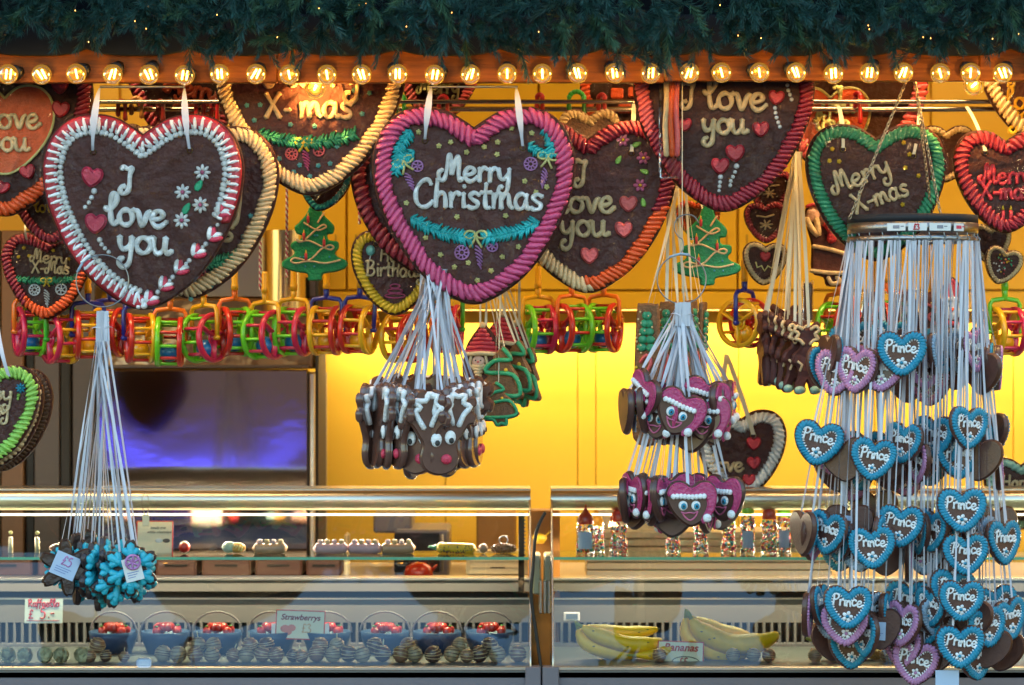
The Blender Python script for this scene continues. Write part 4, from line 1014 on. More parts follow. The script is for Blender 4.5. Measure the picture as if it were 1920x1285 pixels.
# rattle wheels
RC = {'red': (.62, .025, .015), 'yellow': (.85, .42, .01), 'green': (.16, .6, .02), 'pink': (.62, .015, .07), 'orange': (.85, .17, .01), 'blue': (.012, .02, .26), 'sky': (.01, .16, .45), 'dgreen': (.05, .45, .03)}
def PL(c): return mat('plastic ' + c, RC[c], .28, coat=.4)
def wheel(px, py, y, L_, R_, hc, ball, yaw, tilt, lb, hand='yellow', k=1.0):
    o = hung('toy_wheel', px, py, y, lb, 'toy wheel', 'plastic rattle wheels hanging in a row', yaw, tilt, k)
    for sg, c_ in ((-1, L_), (1, R_)):
        mb = MB(); X0 = sg * 21
        mb.lathe([(40.5, -4.6), (48, -4.6), (49, 0), (48, 4.6), (40.5, 4.6), (39.5, 0), (40.5, -4.6)], 32, (X0, 0, 0), M=Matrix.Rotation(R(90), 3, 'Y'))
        for s_ in range(3):
            a = 2 * PI * s_ / 3 + .5; mb.tube([(X0, 8 * math.cos(a), 8 * math.sin(a)), (X0, 44 * math.cos(a), 44 * math.sin(a))], [9, 7], 8, flat=.4)
        mb.tube([(X0, 13 * math.cos(a), 13 * math.sin(a)) for a in [2 * PI * i / 16 for i in range(16)]], 2.6, 6, closed=True)
        mb.lathe([(.01, -4), (8, -4), (8, 4), (.01, 4)], 14, (X0, 0, 0), M=Matrix.Rotation(R(90), 3, 'Y')); mb.build('side_ring', PL(c_), o)
    for i in range(10):
        a = 2 * PI * i / 10 + .2; b = MB().tube([(-21, 43 * math.cos(a), 43 * math.sin(a)), (21, 43 * math.cos(a), 43 * math.sin(a))], 3.3, 7).build('bar', PL(L_ if i % 2 else R_), o)
    MB().ball((0, 2, -21), (19, 19, 18), 18, 12).build('ball', PL(ball), o)
    mb = MB().tube([(-30, 0, 0), (-31, 0, 30), (-31, 0, 52), (-26, 0, 60), (0, 0, 64), (26, 0, 60), (31, 0, 52), (31, 0, 30), (30, 0, 0)], 4.6, 8)
    mb.tube([(-34, 0, 0), (-22, 0, 0)], 5, 8); mb.tube([(22, 0, 0), (34, 0, 0)], 5, 8); mb.tube([(0, 0, 62), (0, 0, 82)], [5.5, 6], 10); mb.build('fork', PL(hc), o)
    MB().lathe([(.01, 122), (5, 122), (6.3, 118), (6.3, 92), (7.2, 90), (7.2, 80), (.01, 80)], 14).build('handle', PL(hand), o)
    return o
WL = [(56, 622, .52, 'pink', 'green', 'orange', 'sky', 24, 0), (114, 636, .50, 'pink', 'yellow', 'dgreen', 'yellow', 34, 0), (165, 628, .50, 'red', 'yellow', 'blue', 'yellow', 14, 0), (206, 624, .56, 'yellow', 'red', 'blue', 'yellow', -12, 0),
      (262, 634, .50, 'red', 'yellow', 'blue', 'yellow', 16, 0), (318, 641, .50, 'green', 'red', 'orange', 'sky', 4, 1), (384, 634, .50, 'green', 'pink', 'yellow', 'sky', -32, -2), (440, 622, .52, 'red', 'green', 'orange', 'sky', 22, 0),
      (497, 628, .50, 'green', 'pink', 'yellow', 'sky', -28, 0), (551, 622, .52, 'green', 'pink', 'yellow', 'sky', -20, 0), (612, 620, .50, 'yellow', 'red', 'blue', 'yellow', -12, 0), (673, 618, .48, 'red', 'yellow', 'blue', 'yellow', -18, 2),
      (757, 634, .50, 'yellow', 'red', 'orange', 'yellow', -34, 0), (838, 618, .52, 'orange', 'pink', 'dgreen', 'yellow', -10, 0), (1009, 618, .50, 'green', 'pink', 'yellow', 'sky', 18, 0), (1072, 616, .49, 'red', 'green', 'orange', 'sky', 26, 0),
      (1132, 615, .51, 'green', 'red', 'orange', 'sky', -20, 0), (1396, 606, .50, 'yellow', 'red', 'blue', 'yellow', 52, 0), (1574, 612, .52, 'green', 'red', 'orange', 'yellow', -40, 0), (1884, 622, .50, 'yellow', 'pink', 'green', 'yellow', 14, 0), (1664, 608, .6, 'red', 'green', 'orange', 'sky', 20, 0)]
for i, a in enumerate(WL):
    desc = 'toy rattle wheel, %s left ring, %s right ring, %s fork, %s from the left' % (a[3], a[4], {'dgreen': 'green'}.get(a[5], a[5]), ORD(i + 1))
    wheel(*a, desc.replace('dgreen', 'green'), 'yellow' if a[5] in ('blue', 'yellow', 'orange', 'dgreen') else 'green', k=.97)

# wire rings
def ring(px, py, r, y, lb, hook=None):
    o = hung('wire_ring', px, py, y, lb, 'wire ring', 'wire rings that hold the ribbon bunches')
    MB().tube([(r * math.sin(a), 2 * math.sin(a), r * math.cos(a)) for a in [2 * PI * i / 40 for i in range(40)]], 1.5, 6, closed=True).build('loop', STEEL, o)
    if hook: MB().tube(cr([(a - px, 0, py - b) for a, b in hook], 6), 1.4, 6).build('hook', STEEL, o)
    MB().tube([(-r * .75, -1, r * .7), (-r * .95, -1, r * .35)] if not hook else [(-22, -1, r - 4), (-2, -1, r + 2), (14, -1, r)], 2.6, 6).build('tape', I_['grey'], o)
    return o
ring(192, 527, 49, -.02, 'thin wire ring holding the snowflake biscuits, left of the candy striped heart tip')
ring(1278, 524, 46, -.02, 'thin wire ring with hook holding the bunch of pink hatted biscuits', [(1310, 418), (1300, 405), (1283, 403), (1268, 412), (1265, 430), (1272, 444), (1280, 450), (1281, 466), (1276, 476)])

def bunch(items, maker, knot, kd, cat, group, labels, rib=RIB, rw=5.5, strands=2, anchor_z=.0, spread=6, big=1.0):
    """items: (px, py, y, yaw, tilt). each biscuit hangs by its own ribbons from the knot"""
    proto = None; out = []
    for i, (px, py, y, yaw, tl) in enumerate(items):
        if proto is None: o = proto = maker()
        else: o = copy_tree(proto)
        out.append(o); o.location = W(px, py, y); o.rotation_euler = (random.uniform(-.06, .06), R(tl), R(yaw)); o.scale = (K(y) * big,) * 3
        tag(o, labels[i], cat, group)
    for (px, py, y, yaw, tl), o in zip(items, out):
        q = [(W(knot[0] + random.uniform(-spread, spread), knot[1], kd + random.uniform(-.01, .01)), mw(o) @ Vector((sx, 5, anchor_z))) for sx in ([-6, 6] if strands == 2 else [0])]
        hang_ribbon(o, q, rw, rib)
    return out
def knot(px, py, y, w_, h_, lb, rib=RIB, n=12):
    o = hung('ribbon_knot', px, py, y, lb, 'ribbon knot', 'knots of the ribbon bunches')
    for i in range(n):
        x = -w_ / 2 + w_ * i / (n - 1); mb = MB().ribbon((x, random.uniform(-5, 3) - 3, h_ / 2 + random.uniform(-1, 2)), (x * 1.15 + random.uniform(-2, 2), random.uniform(-5, 3), -h_ / 2), 5.5, tw=random.uniform(-1, 1)); mb.build('ribbon_strand', rib, o)
    mb = MB()
    for s_ in (-1, 1): mb.ribbon((s_ * 4, -5, 2 - h_ * .1), (s_ * (w_ * .5 + 18), -6, 6 - h_ * .1 + random.uniform(-12, 8)), 3, bow=5 * s_, tw=2)
    mb.build('tail', rib, o)

# --- snowflake biscuits
def snow_outline(Rr, n=72):
    P = []
    for i in range(n):
        a = 2 * PI * i / n; c_ = abs(math.cos(3 * a)); r_ = Rr * (.50 + .50 * c_ ** 1.6) * (1 - .12 * max(0, math.cos(6 * a) - .9) * 10 * .6)
        P.append((r_ * math.cos(a + PI / 6), r_ * math.sin(a + PI / 6)))
    return P
def make_snow():
    o = empty('snowflake_biscuit', (0, 0, 0)); MB().prism(snow_outline(56), 0, 11, 3).build('biscuit', CHOCD, o)
    m = icing('snow blue', (.025, .42, .56), .2); mc = MB()
    for k in range(6):
        a = PI / 3 * k + PI / 6; mb = MB(); c_, s_ = math.cos(a), math.sin(a)
        mb.tube([(c_ * 8, -2, s_ * 8), (c_ * 28, -4, s_ * 28), (c_ * 45, -2.5, s_ * 45)], [7, 7.5, 7.5], 9)
        for sg in (-1, 1):
            b = a + sg * .85; q = (c_ * 24, s_ * 24); mb.tube([(q[0], -3, q[1]), (q[0] + math.cos(b) * 17, -3, q[1] + math.sin(b) * 17)], [6, 6.5], 8)
        mb.build('icing_arm', m, o)
    MB().ball((0, -2, 0), (13, 6, 13), 12, 6).build('icing_centre', m, o)
    return o
def pricetag(o, x, z, w_, h_, txt=None, y=-9, ang=0, m=None, flip=False):
    p = empty('price_label', (x, y, z), 1, (0, R(-ang), R(180) if flip else 0)); p.parent = o
    MB().box(-w_ / 2, w_ / 2, -.4, .4, -h_ / 2, h_ / 2).build('card', m or PAPERB, p)
    if txt:
        mb = MB(); write(mb, txt, 0, 0, h_ * .22, h_ * .025, 0, -1.2, 3, 4); mb.build('writing', I_['lilac'], p)
    mb = MB()
    for k in range(3): mb.box(-w_ * .35, w_ * .3 - k * 4, -.9, -.5, -h_ * (.14 + .1 * k), -h_ * (.11 + .1 * k))
    mb.build('print_line', mat('label print', (.2, .25, .5), .7), p)
sn = [(245, 1066, -.075, 8, 0), (124, 1064, -.06, 200, 4), (222, 1088, -.05, 30, 12), (176, 1070, -.03, 78, 5), (196, 1060, -.02, 100, 0), (160, 1066, .0, 70, -6), (210, 1078, .02, 60, 8), (258, 1078, -.01, 50, -4),
      (140, 1052, .01, 215, 0), (190, 1092, .05, 85, 4), (228, 1060, .07, 20, 0), (148, 1080, .06, 120, 0), (172, 1046, .08, 160, 0)]
sl = ['front snowflake biscuit with blue icing and a white label, right of its bunch', 'snowflake biscuit turned back to front with a blue £5 label, left of its bunch'] + ['snowflake biscuit seen edge on, %s in the middle of the bunch under the left ring' % ORD(i) for i in range(1, 12)]
sb = bunch(sn, make_snow, (193, 640), -.02, 'snowflake biscuit', 'snowflake biscuits on the left ring', sl, anchor_z=48, spread=13, rw=4.5)
knot(193, 612, -.02, 16, 56, 'white ribbon knot under the left wire ring', n=9)
pricetag(sb[0], 4, 0, 34, 44, None, -14, 14, PAPER)
mb = MB(); spiral_candy(mb, 4, 14, 13, -17, 2.4, 1); mb.build('label_rosette', I_['lilac'], sb[0])
pricetag(sb[1], 4, 4, 48, 44, '£5', 14, -28, PAPERB, True)

# --- reindeer biscuits
def sm(P, n=3, closed=True): return [(p.x, p.y) for p in cr([(a, b, 0) for a, b in P], n, closed)]
DEER = [(-40, -6), (-52, 12), (-62, 14), (-66, 30), (-58, 38), (-66, 50), (-60, 64), (-48, 60), (-44, 72), (-30, 76), (-20, 68), (-8, 74), (8, 74), (20, 68), (30, 76), (44, 72), (48, 60), (60, 64), (66, 50), (58, 38), (66, 30), (62, 14), (52, 12), (40, -6), (32, -22), (36, -44), (28, -64), (10, -74), (-10, -74), (-28, -64), (-36, -44), (-32, -22)]
CHOCM = mat('deer chocolate', (.13, .058, .042), .25, noise=.12, nscale=.06, coat=.6)
def make_deer():
    o = empty('reindeer_biscuit', (0, 0, 0)); MB().prism(sm(DEER), 0, 12, 4).build('biscuit', CHOCM, o)
    for nm_, P in (('r', [(32, 12), (41, 32), (52, 45), (40, 52), (43, 65), (30, 63), (20, 67), (16, 52), (8, 49)]), ('l', [(-30, 8), (-46, 36), (-37, 44), (-50, 56), (-28, 56), (-23, 68), (-9, 62), (-9, 50), (-11, 32), (12, 27), (7, 42)])):
        MB().tube(cr([(a, -2, b) for a, b in P], 3), 5.0, 7).build('icing_antler', I_['white'], o)
    for x, z in ((-8, -12), (17, -8)):
        e = MB().ball((x, -3, z), (10, 5, 12.5), 12, 8).build('eye', I_['white'], o)
        MB().ball((x + 1, -7.5, z - 5), (4.6, 2, 5.2), 10, 6).build('pupil', I_['black'], e)
    MB().ball((11, -1.5, -46), (10, 5, 9), 12, 8).build('nose', I_['hotpink'], o)
    return o
dn = [(a_, b_ + 10, c__, d_, e_) for a_, b_, c__, d_, e_ in [(826, 802, -.10, 16, 0), (780, 800, -.085, -30, 3), (742, 790, -.06, -68, 5), (720, 790, -.03, -80, 2), (716, 788, .0, 108, 0), (704, 790, .03, 70, -4), (860, 792, -.05, 68, -4), (874, 788, -.03, 68, 0), (892, 786, .0, 76, 2), (900, 782, .03, 82, 0),
      (742, 776, .06, 200, 0), (780, 772, .08, 190, 0), (820, 774, .09, 175, 0), (862, 776, .07, 160, 0), (770, 808, -.02, 250, 0), (842, 804, .0, 60, 0)]]
dl = ['foremost reindeer biscuit with white antlers, both eyes and red nose in full view', 'reindeer biscuit showing one eye just left of the foremost one', 'reindeer biscuit with white antlers, third from the front on the left side of the bunch'] + ['chocolate reindeer biscuit seen edge on, %s of the bunch under the pink edged heart' % ORD(i) for i in range(1, 14)]
db = bunch(dn, make_deer, (822, 505), -.0, 'reindeer biscuit', 'reindeer biscuits under the pink edged heart', dl, anchor_z=56, spread=22, rw=5, big=1.08)
for o in db:      # more ribbons crossing behind the heart tip
    hang_ribbon(o, [(W(random.uniform(790, 850), 500, .03), mw(o) @ Vector((random.uniform(-12, 12), 6, 58)))], 7, tw=.6)
pricetag(db[2], -10, -20, 20, 36, None, -8, 8, PAPERB)

# --- pink hatted heart biscuits
CHOCF = mat('heart chocolate', (.085, .035, .026), .35, noise=.15, nscale=.06, coat=.3)
def make_face():
    o = empty('hatted_heart_biscuit', (0, 0, 0)); HO = heart_outline(88, FAT, 3); MB().prism(HO, 0, 12, 4).build('biscuit', CHOCF, o)
    m = icing('hat pink', (.48, .045, .15), .25)
    MB().prism(sm([(-38, 12), (-40, 24), (-30, 35), (-16, 36), (0, 27), (16, 36), (30, 36), (40, 26), (43, 8), (38, -12), (28, -28), (20, -34), (16, -26), (24, -10), (26, 2), (20, 12), (0, 12)]), -3.5, 1, 2.4).build('icing_hat', m, o)
    mb = MB()
    for k in range(9): mb.ball((-32 + 6.6 * k, -5, 12.5 + math.sin(k) * .6), (4.6, 4, 5), 8, 5)
    mb.build('icing_band', I_['white'], o)
    MB().ball((26, -5, -24), (7.5, 6, 7.5), 12, 8).build('pompom', I_['white'], o)
    for x in (-15, 7):
        e = MB().ball((x, -1.5, -3), (8, 3.5, 8.5), 12, 8).build('eye', I_['white'], o); MB().ball((x + 1, -4.5, -4), (4.8, 2, 5.6), 10, 6).build('iris', I_['blue'], e)
        MB().ball((x + 1, -6.0, -4), (2, 1, 2.6), 8, 5).build('pupil', I_['black'], e)
    MB().tube(cr([(-18, -1, -14), (-12, -2, -16), (-4, -2, -15), (4, -2, -16), (10, -1, -13), (6, -1, -22), (-3, -1, -28), (-12, -1, -22), (-16, -1, -15)], 3), 1.5, 5).build('mouth', I_['pink'], o)
    return o
fn = [(1274, 775, -.09, 2, 24), (1322, 752, -.04, 6, 14), (1322, 784, -.05, -14, 6), (1232, 782, -.06, -38, 8), (1204, 742, -.05, -62, 28), (1181, 772, -.02, 100, 0), (1358, 762, -.02, 64, 0), (1366, 758, .01, 75, 0), (1374, 756, .04, 82, 0), (1338, 792, .0, 40, 0), (1250, 790, .03, 200, 0), (1292, 792, .05, 160, 0),
      (1297, 945, -.10, 2, 0), (1262, 932, -.05, 10, -6), (1354, 935, -.05, -44, 4), (1186, 930, -.04, -68, 6), (1208, 934, -.06, -72, 8), (1226, 944, -.03, 110, 10), (1244, 936, -.07, 70, 0), (1262, 964, .0, 170, 0), (1196, 950, .02, 130, 0), (1348, 950, .02, 200, 0), (1318, 940, .04, 180, 0),
      (1216, 770, -.03, 74, 6), (1300, 806, -.02, 150, 0), (1262, 756, .0, 30, -8), (1178, 938, .0, 84, 0), (1332, 958, -.03, 66, 0), (1286, 930, .02, -30, 0)]
fd = ['front and centre of the upper tier', 'upper tier, highest at the right with its hat tilted', 'upper tier, right of centre', 'upper tier, left of centre turned aside', 'upper tier far left, tilted', 'upper tier leftmost, edge on', 'upper tier right, first of three edge on', 'upper tier right, second of three edge on', 'upper tier rightmost, edge on', 'upper tier, low at the right', 'upper tier back, seen from behind at the left', 'upper tier back, seen from behind at the right',
      'front and centre of the lower tier', 'lower tier, just left behind the front one', 'lower tier, right of the front one', 'lower tier leftmost, edge on', 'lower tier second from left, edge on', 'lower tier third from left, edge on', 'lower tier fourth from left, edge on', 'lower tier low in the middle, seen from behind', 'lower tier back left', 'lower tier back right', 'lower tier back centre', 'upper tier left of centre, edge on', 'upper tier low in the middle, seen from behind', 'upper tier back, left of the tilted hat', 'lower tier far left, thin edge only', 'lower tier right, edge on', 'lower tier middle back, turned aside']
fbn = bunch(fn, make_face, (1280, 572), -.01, 'heart biscuit', 'pink hatted heart biscuits on the middle ring', ['chocolate heart face with pink hat, ' + q for q in fd], anchor_z=30, spread=12, rw=5.5, big=1.1)
knot(1280, 590, -.02, 24, 44, 'white ribbon knot under the middle wire ring', n=10)
pricetag(fbn[5], 0, -20, 26, 30, None, -8, 0, PAPERB)

# --- brown reindeer figures with cream antlers on cream ribbons
FIG = [(-10, 62), (-22, 70), (-28, 60), (-20, 50), (-30, 40), (-24, 30), (-14, 30), (-12, 20), (-26, 8), (-30, -10), (-20, -14), (-16, -30), (-24, -54), (-22, -66), (-8, -66), (0, -44), (8, -66), (22, -66), (24, -54), (16, -30), (20, -14), (30, -10), (26, 8), (12, 20), (14, 30), (24, 30), (30, 40), (20, 50), (28, 60), (22, 70), (10, 62), (0, 56)]
def make_fig():
    o = empty('reindeer_figure_biscuit', (0, 0, 0)); MB().prism(sm(FIG), 0, 11, 3.5).build('biscuit', GB, o)
    for sg in (-1, 1):
        MB().tube(cr([(sg * 6, -1, 26), (sg * 14, -2, 34), (sg * 22, -2, 36), (sg * 16, -2, 46), (sg * 24, -2, 52), (sg * 18, -2, 60), (sg * 8, -2, 54)], 3), 3.6, 6).build('icing_antler', I_['cream'], o)
        MB().ball((sg * 15, -1, -60), (11, 7, 8), 8, 6).build('icing_boot', I_['mint'], o)
    MB().tube([(-18, -1, -6), (-10, -2, -12), (-14, -1, -24)], 2.6, 5).build('icing_line', I_['cream'], o)
    return o
gn = [(1513, 672, .30, 10, 0), (1494, 670, .31, 30, 4), (1476, 664, .33, 52, 4), (1460, 656, .35, 66, 3), (1446, 652, .37, 78, 0), (1436, 656, .40, 100, -3), (1486, 650, .42, 160, 0), (1470, 640, .45, 190, 0)]
bunch(gn, make_fig, (1494, 285), .36, 'reindeer biscuit', 'brown reindeer figures on cream ribbons', ['brown reindeer figure with mint green boots in front of its cream ribboned bunch'] + ['brown reindeer figure with cream antlers, %s from the front in its bunch' % ORD(i) for i in range(2, 9)], RIBW, 6, anchor_z=56, spread=10)
hk = hung('wrapped_bar', 1516, 565, .34, 'narrow wrapped chocolate bar standing up behind the brown reindeer figures', 'chocolate bar'); MB().box(-8, 8, 0, 10, -36, 36, 3).build('bar', CHOC, hk); MB().box(-9.5, 9.5, -2, 12, -38, 40, 3).build('wrapper', CELLO, hk)

# --- santa and tree hearts on cream ribbons (a plain jolly face with red cap)
def make_santa(k=0):
    o = empty('cap_biscuit', (0, 0, 0)); MB().prism(sm([(0, 70), (18, 54), (34, 30), (40, 8), (52, -20), (60, -38), (44, -50), (14, -58), (-14, -58), (-34, -46), (-40, -16), (-36, 10), (-30, 32), (-14, 56)]), 0, 11, 3.5).build('biscuit', GB, o)
    mb = MB()
    for j in range(6):
        wd = 6 + j * 5.4; mb.tube([(-wd, -2, 56 - j * 8), (0, -4, 58 - j * 8), (wd, -2, 56 - j * 8)], 4.6, 6)
    mb.build('icing_cap', I_['red'], o)
    MB().tube([(-34, -4, 12), (0, -6, 14), (34, -4, 12)], 5, 7).build('icing_band', I_['cream'], o); MB().ball((0, -3, 67), 6.5, 10, 6).build('pompom', I_['cream'], o)
    f_ = MB().ball((-8, -2, -2), (13, 5, 11), 12, 8).build('face', I_['skin'], o)
    for x in (-13, -3): MB().ball((x, -6.5, 0), 1.5, 6, 4).build('eye', I_['black'], f_)
    MB().ball((-8, -7, -3), 2.2, 6, 4).build('nose', I_['coral'], f_)
    mb = MB()
    for j in range(5): mb.tube([(-20 + j * 2.4, -2, -10 - j * 6), (-8, -5, -12 - j * 6), (4 - j * 2.4, -2, -10 - j * 6)], 3.6, 6)
    mb.tube(cr([(-22, -3, 8), (-24, -3, -8), (-16, -3, -16)], 4), 3, 6); mb.tube(cr([(6, -3, 8), (9, -3, -8), (0, -3, -16)], 4), 3, 6); mb.build('icing_beard', I_['cream'], o)
    return o
for i, (px, py, y, yw, tl, lb) in enumerate([(905, 676, .22, -8, 0, 'biscuit with red icing cap and white bearded face hanging right of the reindeer bunch ribbons'), (938, 655, .28, -26, 4, 'second capped biscuit, half hidden behind the bearded face biscuit'), (962, 672, .32, -48, 8, 'third capped biscuit at the right behind the green iced trees')]):
    o = make_santa(); o.location = W(px, py, y); o.rotation_euler = (0, R(tl), R(yw)); o.scale = (K(y) * .98,) * 3; tag(o, lb, 'face biscuit', 'capped face biscuits on cream ribbons')
    hang_ribbon(o, [(W(px + 8 + s_ * 4, 470, .25), mw(o) @ Vector((s_ * 5, 5, 52))) for s_ in (-1, 1)], 5, RIBW)
def make_ptree():
    o = empty('piped_tree_biscuit', (0, 0, 0)); MB().prism(sm([(0, 66), (20, 44), (16, 34), (36, 10), (28, 2), (50, -24), (40, -34), (16, -38), (14, -52), (-14, -52), (-16, -38), (-40, -34), (-50, -24), (-28, 2), (-36, 10), (-16, 34), (-20, 44)], 3), 0, 11, 3.5).build('biscuit', GBL, o)
    MB().tube(cr([(a, -3, b) for a, b in [(0, 62), (18, 42), (-14, 36), (-30, 12), (26, 12), (44, -22), (20, -30), (-42, -24), (-20, -32), (-12, -48), (0, -44), (12, -50), (14, -34)]], 4), 4.6, 7).build('icing_line', icing('piped green', (.03, .35, .15), .3), o)
    MB().ball((10, -3, 20), 4, 8, 5).build('sugar_star', I_['yellow'], o)
    return o
pt = [(938, 712, .20, -14, 6), (964, 700, .25, -34, 10), (984, 712, .29, -50, 14), (936, 762, .18, -6, -8)]
for i, (px, py, y, yw, tl) in enumerate(pt):
    o = make_ptree() if i == 0 else copy_tree(p0)
    if i == 0: p0 = o
    o.location = W(px, py, y); o.rotation_euler = (0, R(tl), R(yw)); o.scale = (K(y) * (.95 if i < 3 else .72),) * 3
    tag(o, ['tree biscuit with green piped zigzag just right of the bearded face', 'tree biscuit with green piped zigzag, middle of the three slanting ones', 'tree biscuit with green piped zigzag, rightmost above the tip of the bunch', 'lowest green piped tree biscuit, beside the reindeer antlers'][i], 'tree biscuit', 'green piped tree biscuits')
for i, (px, py, y, yw, tl) in enumerate(pt):
    o = [q for q in bpy.data.objects if q.name.startswith('piped_tree_biscuit')][i]; hang_ribbon(o, [(W(900 + i * 12 + s_ * 4, 470, .26), mw(o) @ Vector((s_ * 5, 5, 52))) for s_ in (-1, 1)], 4.5, RIBW)

# --- long picture biscuits behind the middle ring
def make_long():
    o = empty('long_biscuit', (0, 0, 0)); MB().prism(sm([(-22, 118), (-14, 130), (14, 130), (22, 118), (26, 0), (26, -124), (-26, -124), (-26, 0)], 4), 0, 9, 3).build('biscuit', GBL, o)
    mb = MB()
    for j in range(5):
        for s_ in (-1, 1): mb.ball((s_ * (3 + j * 1.6), -2, 108 - j * 15), (7 + j, 5, 8), 8, 5)
    mb.build('icing_tree', I_['green'], o)
    mb = MB()
    for j in range(12): mb.ball((random.uniform(-20, 20), -5, 115 - j * 7), 2.2, 6, 4)
    mb.build('sugar_dot', I_['cream'], o)
    mb = MB().tube(cr([(-12, -1, 20), (0, -2, 34), (10, -2, 20), (-6, -2, -12), (6, -2, -20), (10, -1, -60)], 4), 3.4, 6); mb.build('icing_scroll', I_['coral'], o)
    mb = MB()
    for j in range(9): mb.ball((-20, -2, 10 - j * 14), 3.4, 8, 5)
    mb.build('sugar_button', I_['yellow'], o)
    MB().ball((-4, -2, -18), (8, 4, 3.5), 8, 5).build('sugar_belt', I_['grey'], o)
    return o
ln_ = [(1212, 700, .17, -24, 2), (1246, 696, .21, -48, 0), (1280, 700, .24, 10, 0), (1304, 694, .28, 58, -2), (1318, 698, .33, 74, -2)]
bunch(ln_, make_long, (1268, 320), .24, 'long biscuit', 'long picture biscuits behind the middle ring', ['long picture biscuit with green icing tree, leftmost behind the white ribbons'] + ['long picture biscuit, %s from the left behind the white ribbons' % ORD(i) for i in range(2, 6)], RIBW, 6, anchor_z=112, spread=18)

# --- father christmas shaped biscuit behind the green rimmed heart
o = hung('gift_bringer_biscuit', 1556, 470, .5, 'tall brown biscuit of a bearded man with red hood behind the cream ribbons', 'figure biscuit')
MB().prism(sm([(-46, 74), (-38, 84), (-22, 82), (-14, 60), (10, 40), (30, 20), (40, -18), (38, -44), (22, -48), (18, -66), (-6, -66), (-12, -50), (-34, -40), (-34, 10), (-42, 40)]), 0, 11, 3.5).build('biscuit', GB, o)
MB().ball((-32, -3, 68), (13, 5, 14), 10, 6).build('face', I_['skin'], o); MB().tube(cr([(-44, -3, 60), (-34, -5, 40), (-22, -5, 30), (-26, -4, 60)], 4), 6, 6).build('icing_beard', I_['cream'], o)
MB().tube(cr([(-44, -4, 82), (-30, -5, 86), (-18, -4, 78)], 4), 4, 6).build('icing_hood', I_['red'], o)
MB().tube(cr([(-6, -3, 52), (4, -4, 36), (2, -4, 18)], 4), 9, 8).build('icing_sleeve', I_['red'], o)
for P in [[(-32, -3, 8), (0, -4, 2), (34, -3, -8)], [(-36, -3, -38), (0, -4, -42), (36, -3, -42)], [(-4, -3, -50), (4, -3, -62), (18, -3, -58), (12, -3, -50)]]: MB().tube(cr(P, 5), 4.5, 6).build('icing_trim', I_['cream'], o)
# --- wrapped snowman stick figure behind the carousel ribbons
o = hung('snowman_biscuit', 1786, 585, .42, 'white snowman biscuit with red cap behind the carousel ribbons', 'snowman biscuit')
MB().prism(sm([(-22, -40), (-26, 0), (-16, 22), (-20, 44), (0, 66), (18, 44), (16, 22), (26, 0), (22, -40)]), 0, 10, 3).build('biscuit', GB, o)
MB().ball((0, -1, 4), (17, 6, 19), 12, 8).build('face', I_['white'], o); MB().prism(sm([(-17, 24), (-14, 42), (0, 62), (14, 42), (17, 24)]), -5, 0, 2).build('icing_cap', I_['red'], o)
MB().tube([(0, -7, 6), (-4, -11, -1)], [3.5, 1], 6).build('nose', I_['orange'], o); MB().tube([(-18, -4, 22), (0, -7, 25), (18, -4, 22)], 4, 6).build('icing_band', I_['white'], o)
for x in (-6, 6): MB().ball((x, -6, 11), 2, 6, 4).build('eye', I_['black'], o)
MB().tube([(-12, -2, -20), (12, -2, -24)], 5, 6).build('icing_scarf', I_['red'], o)
for i, (px, py, m) in enumerate([(1748, 590, 'coral'), (1700, 588, 'green'), (1640, 590, 'orange')]):
    o = hung('wrapped_biscuit', px, py, .45, 'crinkled clear bag with %s decorated biscuit behind the carousel ribbons' % {'coral': 'red', 'green': 'green', 'orange': 'orange'}[m], 'wrapped biscuit', 'bagged biscuits behind the carousel')
    MB().prism(sm([(-20, -44), (-22, 10), (-10, 40), (10, 40), (22, 10), (20, -44)]), 0, 9, 3).build('biscuit', GB, o)
    MB().tube(cr([(-14, -2, 20), (8, -3, 10), (-8, -3, -4), (10, -2, -20)], 4), 3.4, 6).build('icing_scroll', I_[m], o)
    for s_ in range(3): MB().ball((0, -3, 20 - s_ * 18), 4, 8, 5).build('sugar_button', I_['cream'], o)
    MB().box(-25, 25, -8, 14, -50, 50, 10).build('bag', CELLO, o)

# ================================================================== THE RIBBON CAROUSEL
YR = .10
cr_ = hung('hanging_carousel', 1711, 425, YR, 'oval metal hanger with black rim and small hooks carrying the ribboned hearts', 'carousel')
RX, RY = 122, 105
def oval(n=48, k=1.0): return [(RX * k * math.cos(2 * PI * i / n), RY * k * math.sin(2 * PI * i / n)) for i in range(n)]
def hoop(mb, z0, z1, th=2.0, n=48):
    vs = []; tlt = lambda x: x * .0
    for k, z in ((1, z0), (1, z1), (1 - th / RX, z1), (1 - th / RX, z0)): vs += [(a * k, b * k, z + tlt(a)) for a, b in oval(n)]
    fs = [(r_ * n + i, r_ * n + (i + 1) % n, ((r_ + 1) % 4) * n + (i + 1) % n, ((r_ + 1) % 4) * n + i) for r_ in range(4) for i in range(n)]
    return mb.add(vs, fs, True)
hoop(MB(), -14, 5).build('metal_band', mat('carousel steel', (.36, .34, .33), .35, metal=1, bump=.1, bscale=.05), cr_)
hoop(MB(), 5.5, 20, 5).build('black_rim', mat('black rubber', (.008, .009, .013), .7), cr_)
hoop(MB(), -30, -20, 2).build('lower_band', mat('carousel steel', (.62, .6, .58), .28, metal=1), cr_)
